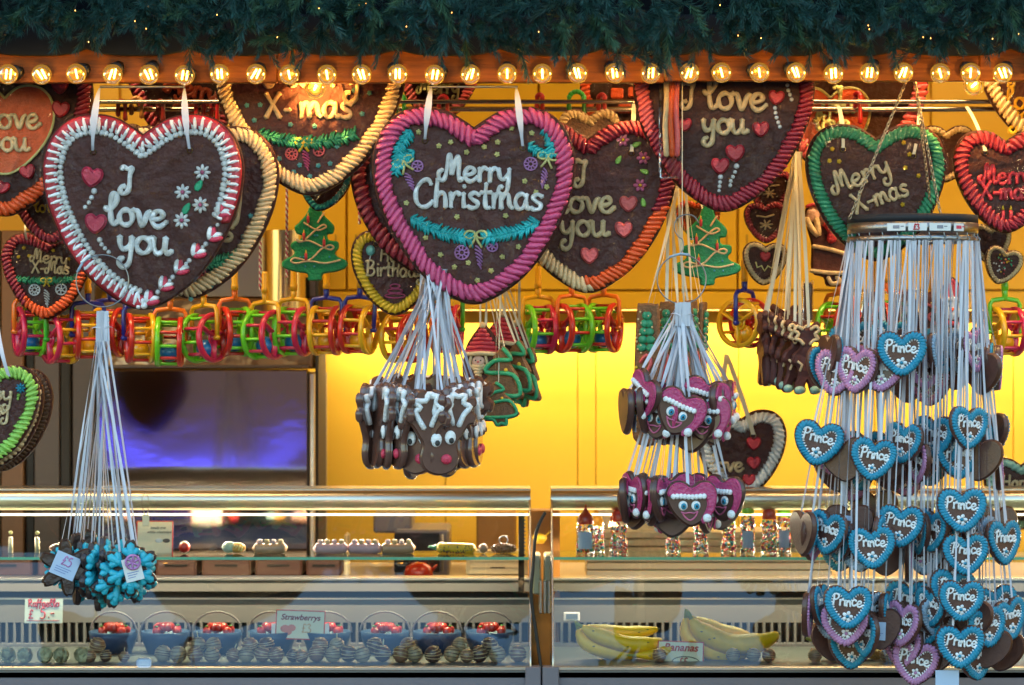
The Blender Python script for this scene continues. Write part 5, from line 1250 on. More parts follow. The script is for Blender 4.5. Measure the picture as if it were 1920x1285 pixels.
for a_, b_, m_ in [(-62, -28, PAPER), (-24, 10, PAPER), (14, 56, PAPER), (60, 84, PAPER)]:
    xm = (a_ + b_) / 2; yy = -RY * math.sqrt(max(.1, 1 - (xm / RX) ** 2)) - 3
    ang = math.atan2(-RY * (xm / RX), RX * math.sqrt(1 - (xm / RX) ** 2))
    q = empty('label_strip', (xm, yy, -5), 1, (0, 0, -ang)); q.parent = cr_
    MB().box(-(b_ - a_) / 2, (b_ - a_) / 2, -.3, .3, -7, 7).build('card', m_, q)
    if a_ == -24:
        mb = MB(); write(mb, '£3', -2, -5, 5.5, 1.1, 0, -1.2, 3, 4); mb.build('writing', I_['red'], q)
    else:
        mb = MB(); mb.box(-6, 6, -.8, -.4, -3, 3); mb.box(8, 14, -.8, -.4, 0, 2); mb.build('print_mark', I_['hotpink'] if a_ == 60 else mat('print', (.25, .25, .3), .6), q)
NH = 26
for i in range(NH):
    a = 2 * PI * i / NH; x, yv = RX * .99 * math.cos(a), RY * .99 * math.sin(a)
    MB().tube(cr([(x, yv, -13), (x + 1, yv - 1, -20), (x + 5, yv - 2, -25), (x, yv - 2, -30), (x - 4, yv - 1, -25)], 3), 1.0, 5).build('hook', STEEL, cr_)
def chain(P, y0, y1, lb):
    o = hung('chain', P[0][0], P[0][1], y0, lb, 'chain', 'metal chains of the carousel'); inv = mw(o).inverted()
    A_ = inv @ W(P[0][0], P[0][1], y0); B_ = inv @ W(P[1][0], P[1][1], y1); L_ = (B_ - A_).length; n = int(L_ / 7.2); d = (B_ - A_).normalized()
    me = None
    for i in range(n):
        if me is None:
            mb = MB().tube([(2.6 * math.cos(t), 0, 5.2 * math.sin(t)) for t in [2 * PI * k / 10 for k in range(10)]], 1.0, 5, closed=True); lk = me = mb.build('link', CHAIN, o)
        else: lk = me.copy(); COL.objects.link(lk); lk.parent = o
        lk.location = A_ + d * (3.6 + i * 7.2); lk.rotation_mode = 'QUATERNION'
        lk.rotation_quaternion = Vector((0, 0, 1)).rotation_difference(-d) @ Euler((0, 0, R(90) * (i % 2) + .5)).to_quaternion()
chain([(1714, 150), (1764, 404)], .04, YR - .02, 'gold chain running down to the right side of the carousel rim')
chain([(1700, 150), (1592, 412)], .04, YR - .05, 'thin chain running down left across the green rimmed heart')
chain([(1716, 152), (1748, 410)], .06, YR + .08, 'second gold chain just left of the right carousel chain')

def make_prince(col, name='prince_heart'):
    o = empty('small_iced_heart', (0, 0, 0)); w_ = 86 + random.uniform(-3, 3); fx_ = random.uniform(-3, 4)
    MB().prism(heart_outline(w_, FAT, 3), 0, 10, 2.6).build('gingerbread', CHOC2, o)
    mb = MB(); dollops(mb, w_, 7.5, 5.0, 3.7, 8.0, half=FAT, y=-1, slant=.45, seg=7, rings=4); mb.build('icing_rim', I_[{'blue': 'blue', 'pink': 'lilacp', 'grey': 'grey'}[col]], o)
    mb = MB(); dollops(mb, w_, 13.2, 5.0, 1.6, 3.6, half=FAT, y=-1, slant=.2, seg=5, rings=3); mb.build('white_edge', I_['white'], o)
    mb = MB(); write(mb, 'Prince', random.uniform(-2, 2), random.uniform(0, 4), random.uniform(9.8, 11), random.uniform(1.6, 2.0), random.uniform(-9, 4), -1.2, 3, 5, random.uniform(.94, 1.04), jit=.12); mb.build('lettering', I_['white'], o)
    mb = MB(); flower(mb, fx_, -15, random.uniform(8, 10), -1, 5); f_ = mb.build('sugar_flower', I_['white'], o); MB().ball((fx_, -3.4, -15), 3, 8, 5).build('flower_centre', I_['blue' if col == 'blue' else 'lilacp'], f_)
    return o
I_['lilacp'] = icing('soft pink', (.52, .23, .43))
CHOC2 = mat('dark heart biscuit', (.095, .034, .022), .45, noise=.2, nscale=.1, coat=.3, bump=.15, bscale=.3)
PH = [ # px, py, y offset, yaw, tilt, colour, tier
 (1691, 664, -.15, 0, 0, 'blue', 0), (1652, 695, -.12, -22, 4, 'pink', 0), (1604, 695, -.10, -46, 6, 'pink', 0), (1566, 700, -.06, -40, 8, 'pink', 0), (1560, 668, -.03, 108, 0, 'blue', 0), (1592, 688, -.02, -50, 0, 'pink', 0), (1628, 690, -.04, -60, 0, 'pink', 0),
 (1602, 648, .08, -10, -8, 'blue', 0), (1735, 690, -.06, 30, 0, 'pink', 0), (1762, 664, -.07, 62, 0, 'grey', 0), (1776, 660, -.04, 58, 4, 'blue', 0), (1800, 660, -.02, 50, 6, 'grey', 0), (1828, 658, -.04, 152, -10, 'grey', 0), (1857, 686, .0, 78, -6, 'blue', 0), (1874, 690, .03, 82, 0, 'pink', 0),
 (1650, 660, .10, 190, 0, 'blue', 0), (1720, 655, .12, 170, 0, 'grey', 0), (1790, 690, .10, 185, 0, 'grey', 0), (1740, 720, .05, 200, 4, 'pink', 0), (1700, 715, .06, 195, 0, 'grey', 0),
 (1534, 832, -.10, -8, 10, 'blue', 1), (1586, 862, -.08, 165, 4, 'blue', 1), (1637, 862, -.14, 6, 8, 'blue', 1), (1692, 832, -.09, -46, 6, 'blue', 1), (1719, 868, -.06, -74, 6, 'pink', 1), (1750, 820, -.07, -38, 2, 'blue', 1), (1798, 858, -.05, 172, -4, 'grey', 1), (1818, 803, -.12, 30, 4, 'blue', 1), (1857, 842, .0, 74, -4, 'blue', 1), (1862, 815, .06, 120, 0, 'blue', 1), (1876, 878, .03, 82, 0, 'pink', 1),
 (1570, 880, .08, 195, 0, 'pink', 1), (1622, 850, .08, -20, 0, 'blue', 1), (1672, 880, .06, 170, 0, 'grey', 1), (1740, 870, .10, 200, 0, 'blue', 1), (1602, 900, .10, 30, 0, 'pink', 1), (1700, 890, .12, 180, 0, 'grey', 1),
 (1511, 1000, -.06, 112, 0, 'blue', 2), (1550, 1000, -.09, -50, 8, 'blue', 2), (1592, 988, -.07, 172, 0, 'blue', 2), (1635, 1028, -.13, -12, -4, 'blue', 2), (1688, 988, -.12, -18, 4, 'blue', 2), (1720, 1000, -.05, -76, 0, 'blue', 2), (1746, 996, -.08, -62, 6, 'blue', 2), (1804, 958, -.15, 0, 0, 'blue', 2), (1811, 1041, -.13, 0, -2, 'blue', 2), (1884, 1018, -.02, 160, 0, 'grey', 2), (1866, 990, .05, 200, 0, 'blue', 2),
 (1608, 1030, -.06, -30, -6, 'grey', 2), (1660, 1040, .04, 175, 0, 'grey', 2), (1572, 1030, .06, 200, 6, 'grey', 2), (1706, 1050, .02, 84, 0, 'pink', 2), (1770, 1010, .06, 190, 0, 'grey', 2), (1640, 960, .12, 160, 0, 'pink', 2),
 (1518, 1152, -.05, 78, 0, 'pink', 3), (1540, 1135, -.06, 66, 0, 'blue', 3), (1590, 1140, -.15, 2, 2, 'blue', 3), (1584, 1172, -.11, -20, -2, 'pink', 3), (1618, 1192, -.08, -66, 0, 'blue', 3), (1650, 1180, -.06, 168, 6, 'blue', 3), (1666, 1150, -.03, 70, 0, 'blue', 3), (1690, 1172, -.07, -58, 6, 'pink', 3), (1722, 1184, -.04, -40, 8, 'blue', 3), (1744, 1140, -.08, -58, 4, 'blue', 3), (1803, 1128, -.15, 0, 2, 'blue', 3), (1801, 1214, -.14, 0, 0, 'blue', 3), (1786, 1108, -.10, 4, 6, 'blue', 3),
 (1852, 1178, -.09, 24, -8, 'blue', 3), (1896, 1162, -.04, 40, -10, 'blue', 3), (1852, 1214, -.05, 165, -12, 'grey', 3), (1716, 1245, -.06, -24, 6, 'pink', 3), (1560, 1200, .05, 190, 0, 'grey', 3), (1606, 1205, .07, 175, 0, 'grey', 3), (1764, 1190, .04, 170, 0, 'grey', 3), (1730, 1230, .05, 200, 0, 'grey', 3), (1880, 1220, .03, 150, -10, 'grey', 3)]
PH += [(1548, 690, .04, 160, 0, 'pink', 0), (1845, 700, -.03, 130, -4, 'grey', 0), (1668, 640, .05, 20, 4, 'blue', 0), (1560, 850, .02, 24, -6, 'pink', 1), (1612, 880, -.02, -64, 2, 'blue', 1), (1664, 866, -.04, 160, 6, 'grey', 1), (1772, 838, -.05, -60, 4, 'blue', 1), (1838, 862, -.06, 150, -6, 'grey', 1), (1528, 1010, -.02, 150, 4, 'grey', 2), (1570, 1012, -.05, -66, 6, 'blue', 2), (1662, 1006, -.07, 150, 0, 'grey', 2), (1732, 1036, -.03, -40, 6, 'grey', 2), (1772, 1000, -.06, -70, 4, 'blue', 2), (1840, 1010, -.03, 40, -6, 'grey', 2), (1784, 1062, .02, 20, 0, 'blue', 2), (1556, 1160, -.04, -50, 4, 'grey', 3), (1632, 1150, -.05, 30, 0, 'grey', 3), (1704, 1130, -.02, -20, 0, 'blue', 3), (1762, 1160, -.06, 30, -4, 'grey', 3), (1826, 1160, -.07, 140, -8, 'grey', 3), (1868, 1140, -.03, 10, -8, 'blue', 3), (1752, 1224, -.05, 155, -6, 'grey', 3), (1834, 1236, -.04, 160, -10, 'grey', 3), (1690, 1214, -.04, -44, 6, 'pink', 3), (1596, 1216, .0, 20, 0, 'blue', 3)]
for i, e in enumerate(PH):
    if 120 < (e[3] % 360) < 240 and i % 2 == 0: PH[i] = (e[0], e[1], e[2] - .02, (180 - e[3] % 360) * 2, e[4], 'pink' if i % 6 == 0 else 'blue', e[6])
protoP = {}; po = []
tiers = ['top', 'second', 'third', 'lowest']
order = {}
for t in range(4):
    ids = sorted([i for i, e in enumerate(PH) if e[6] == t], key=lambda i: PH[i][0])
    for n_, i in enumerate(ids): order[i] = n_ + 1
sides = {}
for i, (px, py, dy, yaw, tl, col, t) in enumerate(PH):
    key = (col, i % 4)
    if key not in protoP: o = protoP[key] = make_prince(col)
    else: o = copy_tree(protoP[key])
    po.append(o); y = YR + dy; o.location = W(px, py, y); o.rotation_euler = (random.uniform(-.08, .08), R(tl), R(yaw)); o.scale = (K(y) * (1.08 if t < 3 else 1.05) * random.uniform(.95, 1.05),) * 3
    yy = (yaw + 180) % 360 - 180
    face = 'facing the front' if abs(yy) < 16 else 'turned partly aside' if abs(yy) < 60 else 'seen edge on' if abs(yy) < 120 else 'turned back to front'
    tag(o, '%s rimmed Prince heart %s, %s from left, %s carousel tier' % ({'grey': 'grey blue', 'blue': 'bright blue', 'pink': 'soft pink'}[col], face, ORD(order[i]), tiers[t]), 'small heart', 'small hearts lettered Prince on the carousel')
for o in po:
    px = o.location.x / K(o.location.y) + CX; a = math.atan2((o.location.y - YR) / (RY * K(YR)), (px - 1711) / RX)
    q = min(1.0, math.hypot((o.location.y - YR) / (RY * K(YR)), (px - 1711) / RX))
    hx = max(-117, min(117, (px - 1711) * .92 + random.uniform(-6, 6))); hy = math.copysign(RY * math.sqrt(max(0, 1 - (hx / RX) ** 2)), o.location.y - YR)
    top = cr_.location + Vector((hx * K(YR), hy * K(YR), -29 * K(YR)))
    inv = mw(o).inverted()
    hang_ribbon(o, [(top + Vector((-.002, 0, 0)), mw(o) @ Vector((-13, 4, 24))), (top + Vector((.002, 0, 0)), mw(o) @ Vector((13, 4, 24)))][:(2 if o.location.y < YR - .03 else 1)], 3.9, n=8)
for i, (x, z, w_, h_, fl_) in {26: (6, 6, 30, 32, 1), 39: (10, 4, 26, 32, 1), 59: (0, -2, 22, 34, 1)}.items():
    pricetag(po[i], x, z, w_, h_, None, 11, random.uniform(-14, 14), PAPERB, True)
tp = hung('paper_slip', 1776, 1275, .0, 'blue grey paper slip hanging below the lowest front heart of the carousel', 'paper slip'); MB().box(-22, 22, -.4, .4, -24, 18).build('slip', PAPERB, tp)

# ================================================================== GLASS DISPLAY CASES
YG = .55
GLASS_C = clear('case glass', tint=(.97, 1, .98), gloss=.022, rough=.004, fres=1.55, mult=1.5)
GLASS_E = mat('green glass edge', (.12, .42, .28), .15, coat=.5)
GLASS_S = clear('shelf glass', tint=(.86, .97, .9), gloss=.03, rough=.01, fres=1.5, mult=1.0)
GLASS_P = clear('side glass', tint=(.93, .98, .96), gloss=.02, rough=.01, fres=1.5)
TUBEM = mat('polished top tube', (.55, .5, .42), .32, metal=1)
LEDC = mat('case light', (1, 1, 1), .4, emit=(1, .74, .36), es=.5)
ZD = Z(1248, YG + .02)                     # level of the deck
def display_case(pa, pb, label):
    xa, xb = X(pa, YG), X(pb, YG); o = tag(empty('display_case', ((xa + xb) / 2, YG, 0)), label, 'display case', 'glass display cases of the counter'); l = -o.location
    a, b = xa + l.x, xb + l.x
    # glass front leaning back
    z0 = Z(1252, YG); n = 14; prof = []; y, z = .012, z0
    for i in range(n + 1):
        prof.append((y, z)); t = i / n; an = R(27.5 + 3 * t); st = .418 / n / math.cos(an) * 1.0; y += math.sin(an) * st; z += math.cos(an) * st * .95
    mb = MB(); vs = []
    for (yy, zz) in prof: vs += [(a + .004, yy, zz), (b - .004, yy, zz)]
    mb.add(vs, [(2 * i, 2 * i + 1, 2 * i + 3, 2 * i + 2) for i in range(n)]); mb.build('front_glass', GLASS_C, o)
    yt, zt = prof[-1]
    for xx in (a, b - .003):
        mb = MB(); vs = []
        for (yy, zz) in prof: vs += [(xx, yy, zz), (xx, .45, zz)]
        mb.add(vs, [(2 * i, 2 * i + 1, 2 * i + 3, 2 * i + 2) for i in range(n)], False); mb.build('side_glass', GLASS_P, o)
        MB().tube([(xx + .0015, yy - .001, zz) for yy, zz in prof], .0028, 6).build('edge_strip', ALU, o)
    MB().lathe([(.026, 0), (.026, b - a)], 24, (a, yt + .03, zt - .002), M=Matrix.Rotation(R(90), 3, 'Y')).build('top_tube', TUBEM, o)
    MB().box(a, b, yt + .03, .40, zt + .022, zt + .028, .001).build('top_shelf', TUBEM, o)
    MB().box(a, b, yt + .022, yt + .030, zt - .041, zt - .036).build('light_tube', LEDC, o)
    area('case_lamp', ((xa + xb) / 2, YG + yt + .10, zt - .07), b - a - .05, .006, 1.5 * (b - a) / 1.5, (1, .84, .6), (R(-18), 0, 0), o)
    # glass shelf
    zs = Z(1046, YG + .16)
    MB().box(a + .005, b - .005, .15, .36, zs - .004, zs + .002).build('shelf', GLASS_S, o)
    MB().box(a + .005, b - .005, .1465, .149, zs - .0045, zs + .0025).build('shelf_edge', GLASS_E, o)
    # deck, back liner with air slots
    MB().box(a, b, .0, .44, ZD - .03, ZD, .002).build('deck', mat('steel deck', (.16, .155, .15), .4, metal=.3), o)
    YBk = .43; zz = lambda p: Z(p, YG + YBk)
    MB().box(a, b, YBk, YBk + .03, zz(1168), zz(1122), .001).build('liner_panel', GREYP, o)
    MB().box(a, b, YBk, YBk + .03, ZD, zz(1206), .001).build('liner_panel', GREYP, o)
    MB().box(a, b, YBk + .025, YBk + .05, zz(1210), zz(1105)).build('air_channel', DARK, o)
    MB().box(a, b, YBk - .012, YBk + .06, zz(1109), zz(1088), .001).build('back_ledge', GREYP, o)
    MB().box(a, b, YBk - .016, YBk + .06, zz(1087.5), zz(1083), .0005).build('ledge_trim', ALU, o)
    MB().box(a, b, YBk - .006, YBk + .0, zz(1124), zz(1121)).build('liner_trim', ALU, o)
    pitch = 14.6 * K(YG + YBk); nb = int((b - a) / pitch); bar = None
    for i in range(nb):
        if bar is None: bar = MB().box(-.0035, .0035, YBk, YBk + .022, zz(1207), zz(1167), .001).build('vent_bar', GREYP, o); q = bar
        else: q = bar.copy(); COL.objects.link(q); q.parent = o
        q.location = (a + pitch * (i + .5), 0, 0)
    # body below
    MB().box(a, b, -.004, .012, z0 - .006, z0 + .002, .001).build('front_trim', ALU, o)
    MB().box(a + .0, b, .0, .44, .1, z0 - .008, .004).build('base_panel', ALUD, o)
    return o, zs
cA, ZS = display_case(-260, 996, 'long left glass display case with strawberries and chocolate balls')
cB, ZS = display_case(1036, 2260, 'right glass display case with bananas and sweet bottles')
ps = hung('sliding_rail', 978, 1040, YG + .30, 'black notched upright rail inside the right end of the left glass case', 'rail post')
MB().box(-6, 5, 0, 8, -70, 78, 1).build('rail', DARK, ps)
for i in range(12): MB().box(5, 7.5, -1, 5, 70 - i * 7, 73 - i * 7).build('notch', ALUD, ps)
# gap between the cases
gp = tag(empty('case_gap_posts', (0, YG, 0)), 'grey corner posts closing the lower gap between the two glass cases', 'posts')
MB().box(X(985, YG) , X(1014, YG), -.012, .03, .1, Z(1250, YG), .002).build('post', ALUD, gp); MB().box(X(1017, YG), X(1048, YG), -.012, .03, .1, Z(1250, YG), .002).build('post', ALUD, gp)
cb = tag(MB().tube(cr([(0, 0, .09), (-.022, 0, .04), (-.03, 0, -.05), (-.034, 0, -.12), (-.02, 0, -.22), (-.008, .0, -.32), (-.012, -.0, -.42)], 5), .0042, 8).build('black_cable', SOCK), 'black cable hanging down in the gap between the two glass cases', 'cable'); cb.location = W(1022, 1030, YG + .02)
tk = tag(empty('cream_container', (0, YG + .3, 0)), 'stack of cream lidded boxes seen in the gap between the glass cases', 'box')
CRM = mat('cream plastic', (.72, .6, .38), .4)
MB().box(X(999, .85), X(1014, .85), 0, .1, Z(1115, .85), Z(1040, .85), .004).build('box', CRM, tk); MB().box(X(1020, .85), X(1034, .85), 0, .1, Z(1150, .85), Z(1040, .85), .004).build('box', CRM, tk)
for i in range(3): MB().box(X(1011 + i * 8, .84), X(1016 + i * 8, .84), -.02, .06, Z(1150, .84), Z(1088, .84), .002).build('divider', ALU, tk)
tag(MB().box(X(990, 1.0), X(1050, 1.0), 0, .1, .2, Z(958, 1.0), .003).build('brown_board', mat('orange brown board', (.42, .17, .03), .5)), 'orange brown board behind the gap between the glass cases', 'board').location.y = 1.0
lm = hung('lemon_half', 1012, 1012, .95, 'bright yellow squeezer cup showing in the gap between the glass cases', 'cup'); MB().lathe([(.01, -8), (8, -7), (13, 0), (14, 4), (12, 9), (.01, 12)], 16).build('cup', I_['yellow'], lm); MB().tube([(8, 0, 4), (20, 0, 16)], 2, 6).build('handle', I_['yellow'], lm)

# ---- behind the left case
def shelf_thing(name, pa, pb, pt, pbm, y, dep, m, label, cat, group=None, bev=.006):
    o = tag(empty(name, (X((pa + pb) / 2, y), y, Z(pbm, y))), label, cat, group); w_ = (pb - pa) * K(y) / 2
    MB().box(-w_, w_, 0, dep, 0, (pbm - pt) * K(y), bev).build('body', m, o); return o
CRT = mat('brown crate plastic', (.12, .055, .04), .5)
for i, (a, b) in enumerate([(292, 368), (378, 470), (478, 566), (574, 640), (-40, 60), (70, 180)]):
    o = shelf_thing('brown_crate', a, b, 1048, 1082, 1.15, .2, CRT, 'brown crate on the back shelf, %s' % ['first of four right of the label card', 'second of the four right of the label card', 'third of the four right of the label card', 'last of four, next to the cream upright', 'far left behind the snowflake biscuits', 'second from the left behind the snowflake biscuits'][i], 'crate', 'brown crates behind the left glass case')
    MB().box(-.03, .03, -.004, 0, .028, .034).build('handle', DARK, o)
cs = shelf_thing('card_rack', 645, 655, 1000, 1082, 1.12, .05, CRM, 'cream upright behind the left glass case', 'post')
mo = shelf_thing('microwave_oven', 740, 842, 994, 1083, 1.5, .3, ALUD, 'grey microwave oven behind the left glass case', 'microwave')
MB().box(-.078, .05, -.006, 0, .015, .125, .002).build('door', mat('dark oven glass', (.02, .02, .025), .1), mo); MB().tube([(.058, -.012, .02), (.058, -.012, .12)], .004, 8).build('handle', STEEL, mo)
kt = hung('red_kettle', 785, 1068, 1.35, 'small shiny red kettle behind the left glass case', 'kettle')
MB().lathe([(.01, -15), (26, -15), (28, -8), (24, 6), (14, 13), (.01, 15)], 22).build('body', mat('red enamel', (.55, .02, .01), .2, coat=.6), kt); MB().tube(cr([(-18, 0, 8), (-12, 0, 26), (12, 0, 26), (18, 0, 8)], 5), 2.2, 8).build('handle', SOCK, kt); MB().tube([(22, 0, -4), (34, 0, 8)], [4, 2.4], 8).build('spout', mat('red enamel', (.55, .02, .01), .2), kt); MB().ball((0, 0, 17), 3, 8, 6).build('lid_knob', SOCK, kt)
wb = shelf_thing('white_crate', 874, 992, 1040, 1085, 1.2, .2, mat('cream crate', (.78, .66, .42), .4), 'cream white plastic crate behind the right end of the left glass case', 'crate', bev=.012)
for k in range(3): MB().box(-.075, .075, -.003, 0, .012 + .017 * k, .014 + .017 * k).build('rib', CRM, wb)
MB().box(-.02, .02, -.003, 0, .028, .031).build('print_mark', DARKP, wb)
bx_ = shelf_thing('brown_cupboard', 893, 968, 962, 1083, 1.55, .3, mat('warm brown board', (.3, .14, .03), .5), 'plain brown cupboard board behind the right end of the left glass case', 'cupboard')
sc = shelf_thing('tall_grey_box', 700, 772, 962, 1000, 1.56, .25, ALUD, 'grey box standing on top of the microwave', 'box')
# right case background: pale trays
for k in range(6):
    o = tag(MB().box(X(1100, 1.2), X(1560, 1.2), 0, .2, 0, .018, .002).build('stacked_tray', mat('pale tray', (.62, .55, .42), .35)), 'flat pale tray in the stack behind the right glass case, %s from the bottom' % ORD(k + 1), 'tray', 'pale trays stacked behind the right glass case'); o.location = (0, 1.2, Z(1083, 1.2) + k * .021)
mp_ = tag(MB().box(X(1120, 1.3), X(1250, 1.3), 0, .15, 0, .14, .004).build('cream_carton', CRM), 'cream carton behind the bottles in the right glass case', 'carton'); mp_.location = (0, 1.3, Z(1030, 1.3))

# ---- food on the left deck
YDp = YG
STRAW = mat('strawberry', (.55, .018, .012), .3, noise=.2, nscale=.3, coat=.4)
BOWL = mat('dark blue bowl', (.02, .05, .12), .4)
LEAFM = mat('strawberry leaf', (.05, .2, .02), .5)
def bowl(px, y=.84):
    o = empty('strawberry_basket', (X(px, y), y, ZD + .001), K(y))
    MB().lathe([(.01, 0), (34, 0), (44, 26), (46, 40), (43, 40), (40, 28), (.01, 26)], 26).build('basket', BOWL, o)
    MB().tube([(47 * math.cos(a), 0, 38 + 38 * math.sin(a)) for a in [PI * i / 16 for i in range(17)]], 2, 6).build('handle', mat('woven handle', (.3, .22, .2), .5), o)
    return o
for i, px in enumerate([213, 310, 408, 510, 612, 722, 820, 918]):
    o = bowl(px) if i == 0 else copy_tree(b0); 
    if i == 0:
        b0 = o
        for k in range(13):
            a, q = random.uniform(0, 6.3), random.uniform(0, 30) if k < 9 else 8
            s_ = MB().lathe([(.01, -10), (4, -7), (8, -1), (9, 4), (6, 8), (.01, 9)], 10, (math.cos(a) * q, math.sin(a) * q * .8, 40 + (6 if q < 16 else 0)), M=Euler((random.uniform(-1.4, 1.4), random.uniform(-1.4, 1.4), 0)).to_matrix()).build('strawberry', STRAW, o)
            if k % 3 == 0: MB().ball((math.cos(a) * q, math.sin(a) * q * .8 - 4, 50), (4, 3, 1.5), 6, 4).build('leaf_cap', LEAFM, s_)
    o.location = (X(px, .84), .84, ZD + .001); o.rotation_euler = (0, 0, random.uniform(-.3, .3) + (i % 3) * 2.1 * 0)
    tag(o, 'dark blue basket of strawberries, %s from the left in the left glass case' % ORD(i + 1), 'basket', 'strawberry baskets in the left glass case')
BALLC = {'white': mat('white chocolate', (.40, .29, .17), .4, coat=.2), 'milk': mat('milk choc ball', (.26, .13, .08), .35, coat=.3), 'dark': mat('dark choc ball', (.10, .05, .04), .35, coat=.3), 'coco': mat('coconut', (.72, .62, .35), .8, noise=.2, nscale=.4, bump=.6, bscale=.5)}
bp = {}
def choco(px, y, kind, r, lift=0, label='', stick=False):
    key = (kind, stick)
    if key not in bp:
        o = empty('chocolate_ball', (0, 0, 0)); MB().ball((0, 0, 1), (1, 1, 1.02), 16, 10).build('ball', BALLC[kind], o)
        if kind != 'coco':
            mb = MB()
            for k in range(4):
                z = .75 - k * .35; q = math.sqrt(max(.05, 1 - z * z)) * 1.02; mb.tube([(q * math.cos(t), q * math.sin(t), 1 + z + .12 * math.sin(t + k)) for t in [2 * PI * i / 18 for i in range(18)]], .05, 4, closed=True)
            mb.build('icing_stripe', BALLC['dark'] if kind == 'white' else I_['cream'], o)
        if stick: MB().tube([(0, 0, 2), (.1, 0, 2.7)], .08, 6).build('stick', CRM, o)
        bp[key] = o
    else: o = copy_tree(bp[key])
    o.location = (X(px, y), y, ZD + .001 + lift); o.scale = (r * .88 * K(y),) * 3; o.rotation_euler = (random.uniform(-.2, .2), random.uniform(-.3, .3), random.uniform(0, 6))
    tag(o, label, 'chocolate ball', 'chocolate balls in the left glass case' if px < 1000 else 'chocolate balls in the right glass case')
n = 0
for px in range(-24, 170, 34):
    n += 1; choco(px + 4, .62, 'coco', 17, label='pale coconut coated ball in the front row, %s from the left edge' % ORD(n))
row1 = [(168, 14, 'milk'), (200, 13, 'dark'), (232, 12, 'milk'), (302, 18, 'white'), (336, 18, 'white'), (368, 17, 'milk'), (400, 17, 'white'), (434, 15, 'milk'), (462, 17, 'white'), (490, 17, 'milk'), (520, 17, 'milk'), (548, 14, 'dark'), (568, 14, 'milk'), (594, 18, 'milk'), (624, 17, 'white'), (654, 18, 'dark'), (684, 17, 'white'), (716, 18, 'dark'), (750, 18, 'milk'), (780, 17, 'white'), (812, 18, 'dark'), (846, 17, 'white'), (876, 15, 'milk'), (902, 18, 'dark'), (934, 18, 'white'), (972, 18, 'milk')]
for i, (px, r, kd) in enumerate(row1): choco(px, .62 + (i % 2) * .012, kd, r, label='%s striped chocolate ball, %s from the left in the left front row' % (kd, ORD(i + 1)), stick=(i % 5 == 2))
row2 = [(180, 'milk'), (372, 'white'), (402, 'white'), (470, 'milk'), (500, 'dark'), (600, 'milk'), (632, 'white'), (700, 'dark'), (766, 'milk'), (860, 'white'), (920, 'dark')]
for i, (px, kd) in enumerate(row2): choco(px, .66, kd, 17, lift=.019, label='%s chocolate ball on top of the front row, %s from the left' % (kd, ORD(i + 1)), stick=(i in (1, 3, 6)))
for i, px in enumerate([1240, 1375, 1412, 1440, 1528, 1560, 1600, 1660, 1700]): choco(px, .63, 'white' if i % 3 else 'milk', 15, label='striped chocolate ball on the right case deck, %s from the left' % ORD(i + 1))

# ---- on the glass shelf
YSf = .82
def on_shelf(name, px, label, cat, group=None, y=YSf): return tag(empty(name, (X(px, y), y, ZS + .003), K(y)), label, cat, group)
o = on_shelf('glazed_apple', 346, 'small red and white glazed apple on the glass shelf', 'glazed fruit'); MB().ball((0, 0, 11), (11, 11, 10.5), 16, 10).build('apple', STRAW, o); MB().ball((0, 0, 17), (7.5, 7.5, 5.5), 12, 6).build('sugar_top', I_['cream'], o)
o = on_shelf('iced_roll', 438, 'short roll with green and orange icing on the glass shelf', 'iced roll'); MB().ball((-8, 0, 11), (14, 10, 11), 14, 8).build('green_end', I_['mint'], o); MB().ball((7, 0, 10), (16, 10, 10), 14, 8).build('roll', mat('orange glaze', (.6, .3, .05), .4), o)
for i in range(4): MB().tube([(i * 5, -9, 8 + 4 * math.cos(i)), (i * 5 + 3, -10, 15)], 1.6, 5).build('icing_line', I_['paleyel'], o)
def skewer(px, lb, m, yaw=0):
    o = on_shelf('dipped_banana', px, lb, 'dipped banana', 'dipped bananas with marshmallows'); o.rotation_euler = (0, 0, yaw)
    P = cr([(-30, 0, 9), (-12, 0, 8), (12, 0, 8), (30, 0, 11)], 5); MB().tube(P, [6] + [10] * (len(P) - 2) + [6], 12).build('banana', m, o)
    for k in range(4): MB().box(-24 + k * 13, -14 + k * 13, -6, 4, 17, 26, 2.5).build('marshmallow', I_['cream'] if k % 2 else icing('pale pink', (.75, .5, .5)), o)
    return o
MILKB = mat('beige dip', (.45, .26, .15), .4, coat=.2); PINKB = mat('pink dip', (.6, .35, .38), .4)
skewer(506, 'beige dipped banana with square marshmallows, leftmost on the glass shelf', MILKB); skewer(620, 'pale dipped banana in the middle of the glass shelf', PINKB, .1); skewer(684, 'pink dipped banana with marshmallows left of the microwave', PINKB, -.1); skewer(746, 'beige dipped banana with marshmallows in front of the microwave', MILKB, 0)
o = on_shelf('sprinkled_banana', 856, 'yellow iced banana covered with chocolate crumbs on the glass shelf', 'dipped banana'); P = cr([(-36, 0, 10), (0, 0, 9), (34, 0, 8)], 6); MB().tube(P, [7] + [10] * (len(P) - 2) + [6], 12).build('banana', I_['yellow'], o)
mb = MB()
for k in range(90): mb.ball((random.uniform(-30, 30), -8.5 + random.uniform(-1, 2.5), random.uniform(1, 13)), 1.5, 5, 3)
c_ = mb.build('chocolate_crumb', BALLC['dark'], o); c_['kind'] = 'stuff'; MB().tube([(-36, 0, 10), (-52, 0, 12)], [5, 2], 8).build('stalk', I_['green'], o)
o = on_shelf('nut_ball', 906, 'small beige ball between the yellow banana and the nut cake on the glass shelf', 'sweet ball'); MB().ball((0, 0, 9), 9, 14, 8).build('ball', MILKB, o)
o = on_shelf('nut_cluster', 944, 'nut covered oblong sweet at the right end of the left glass shelf', 'nut sweet'); MB().ball((0, 0, 9), (24, 11, 9), 16, 8).build('core', BALLC['milk'], o)
mb = MB()
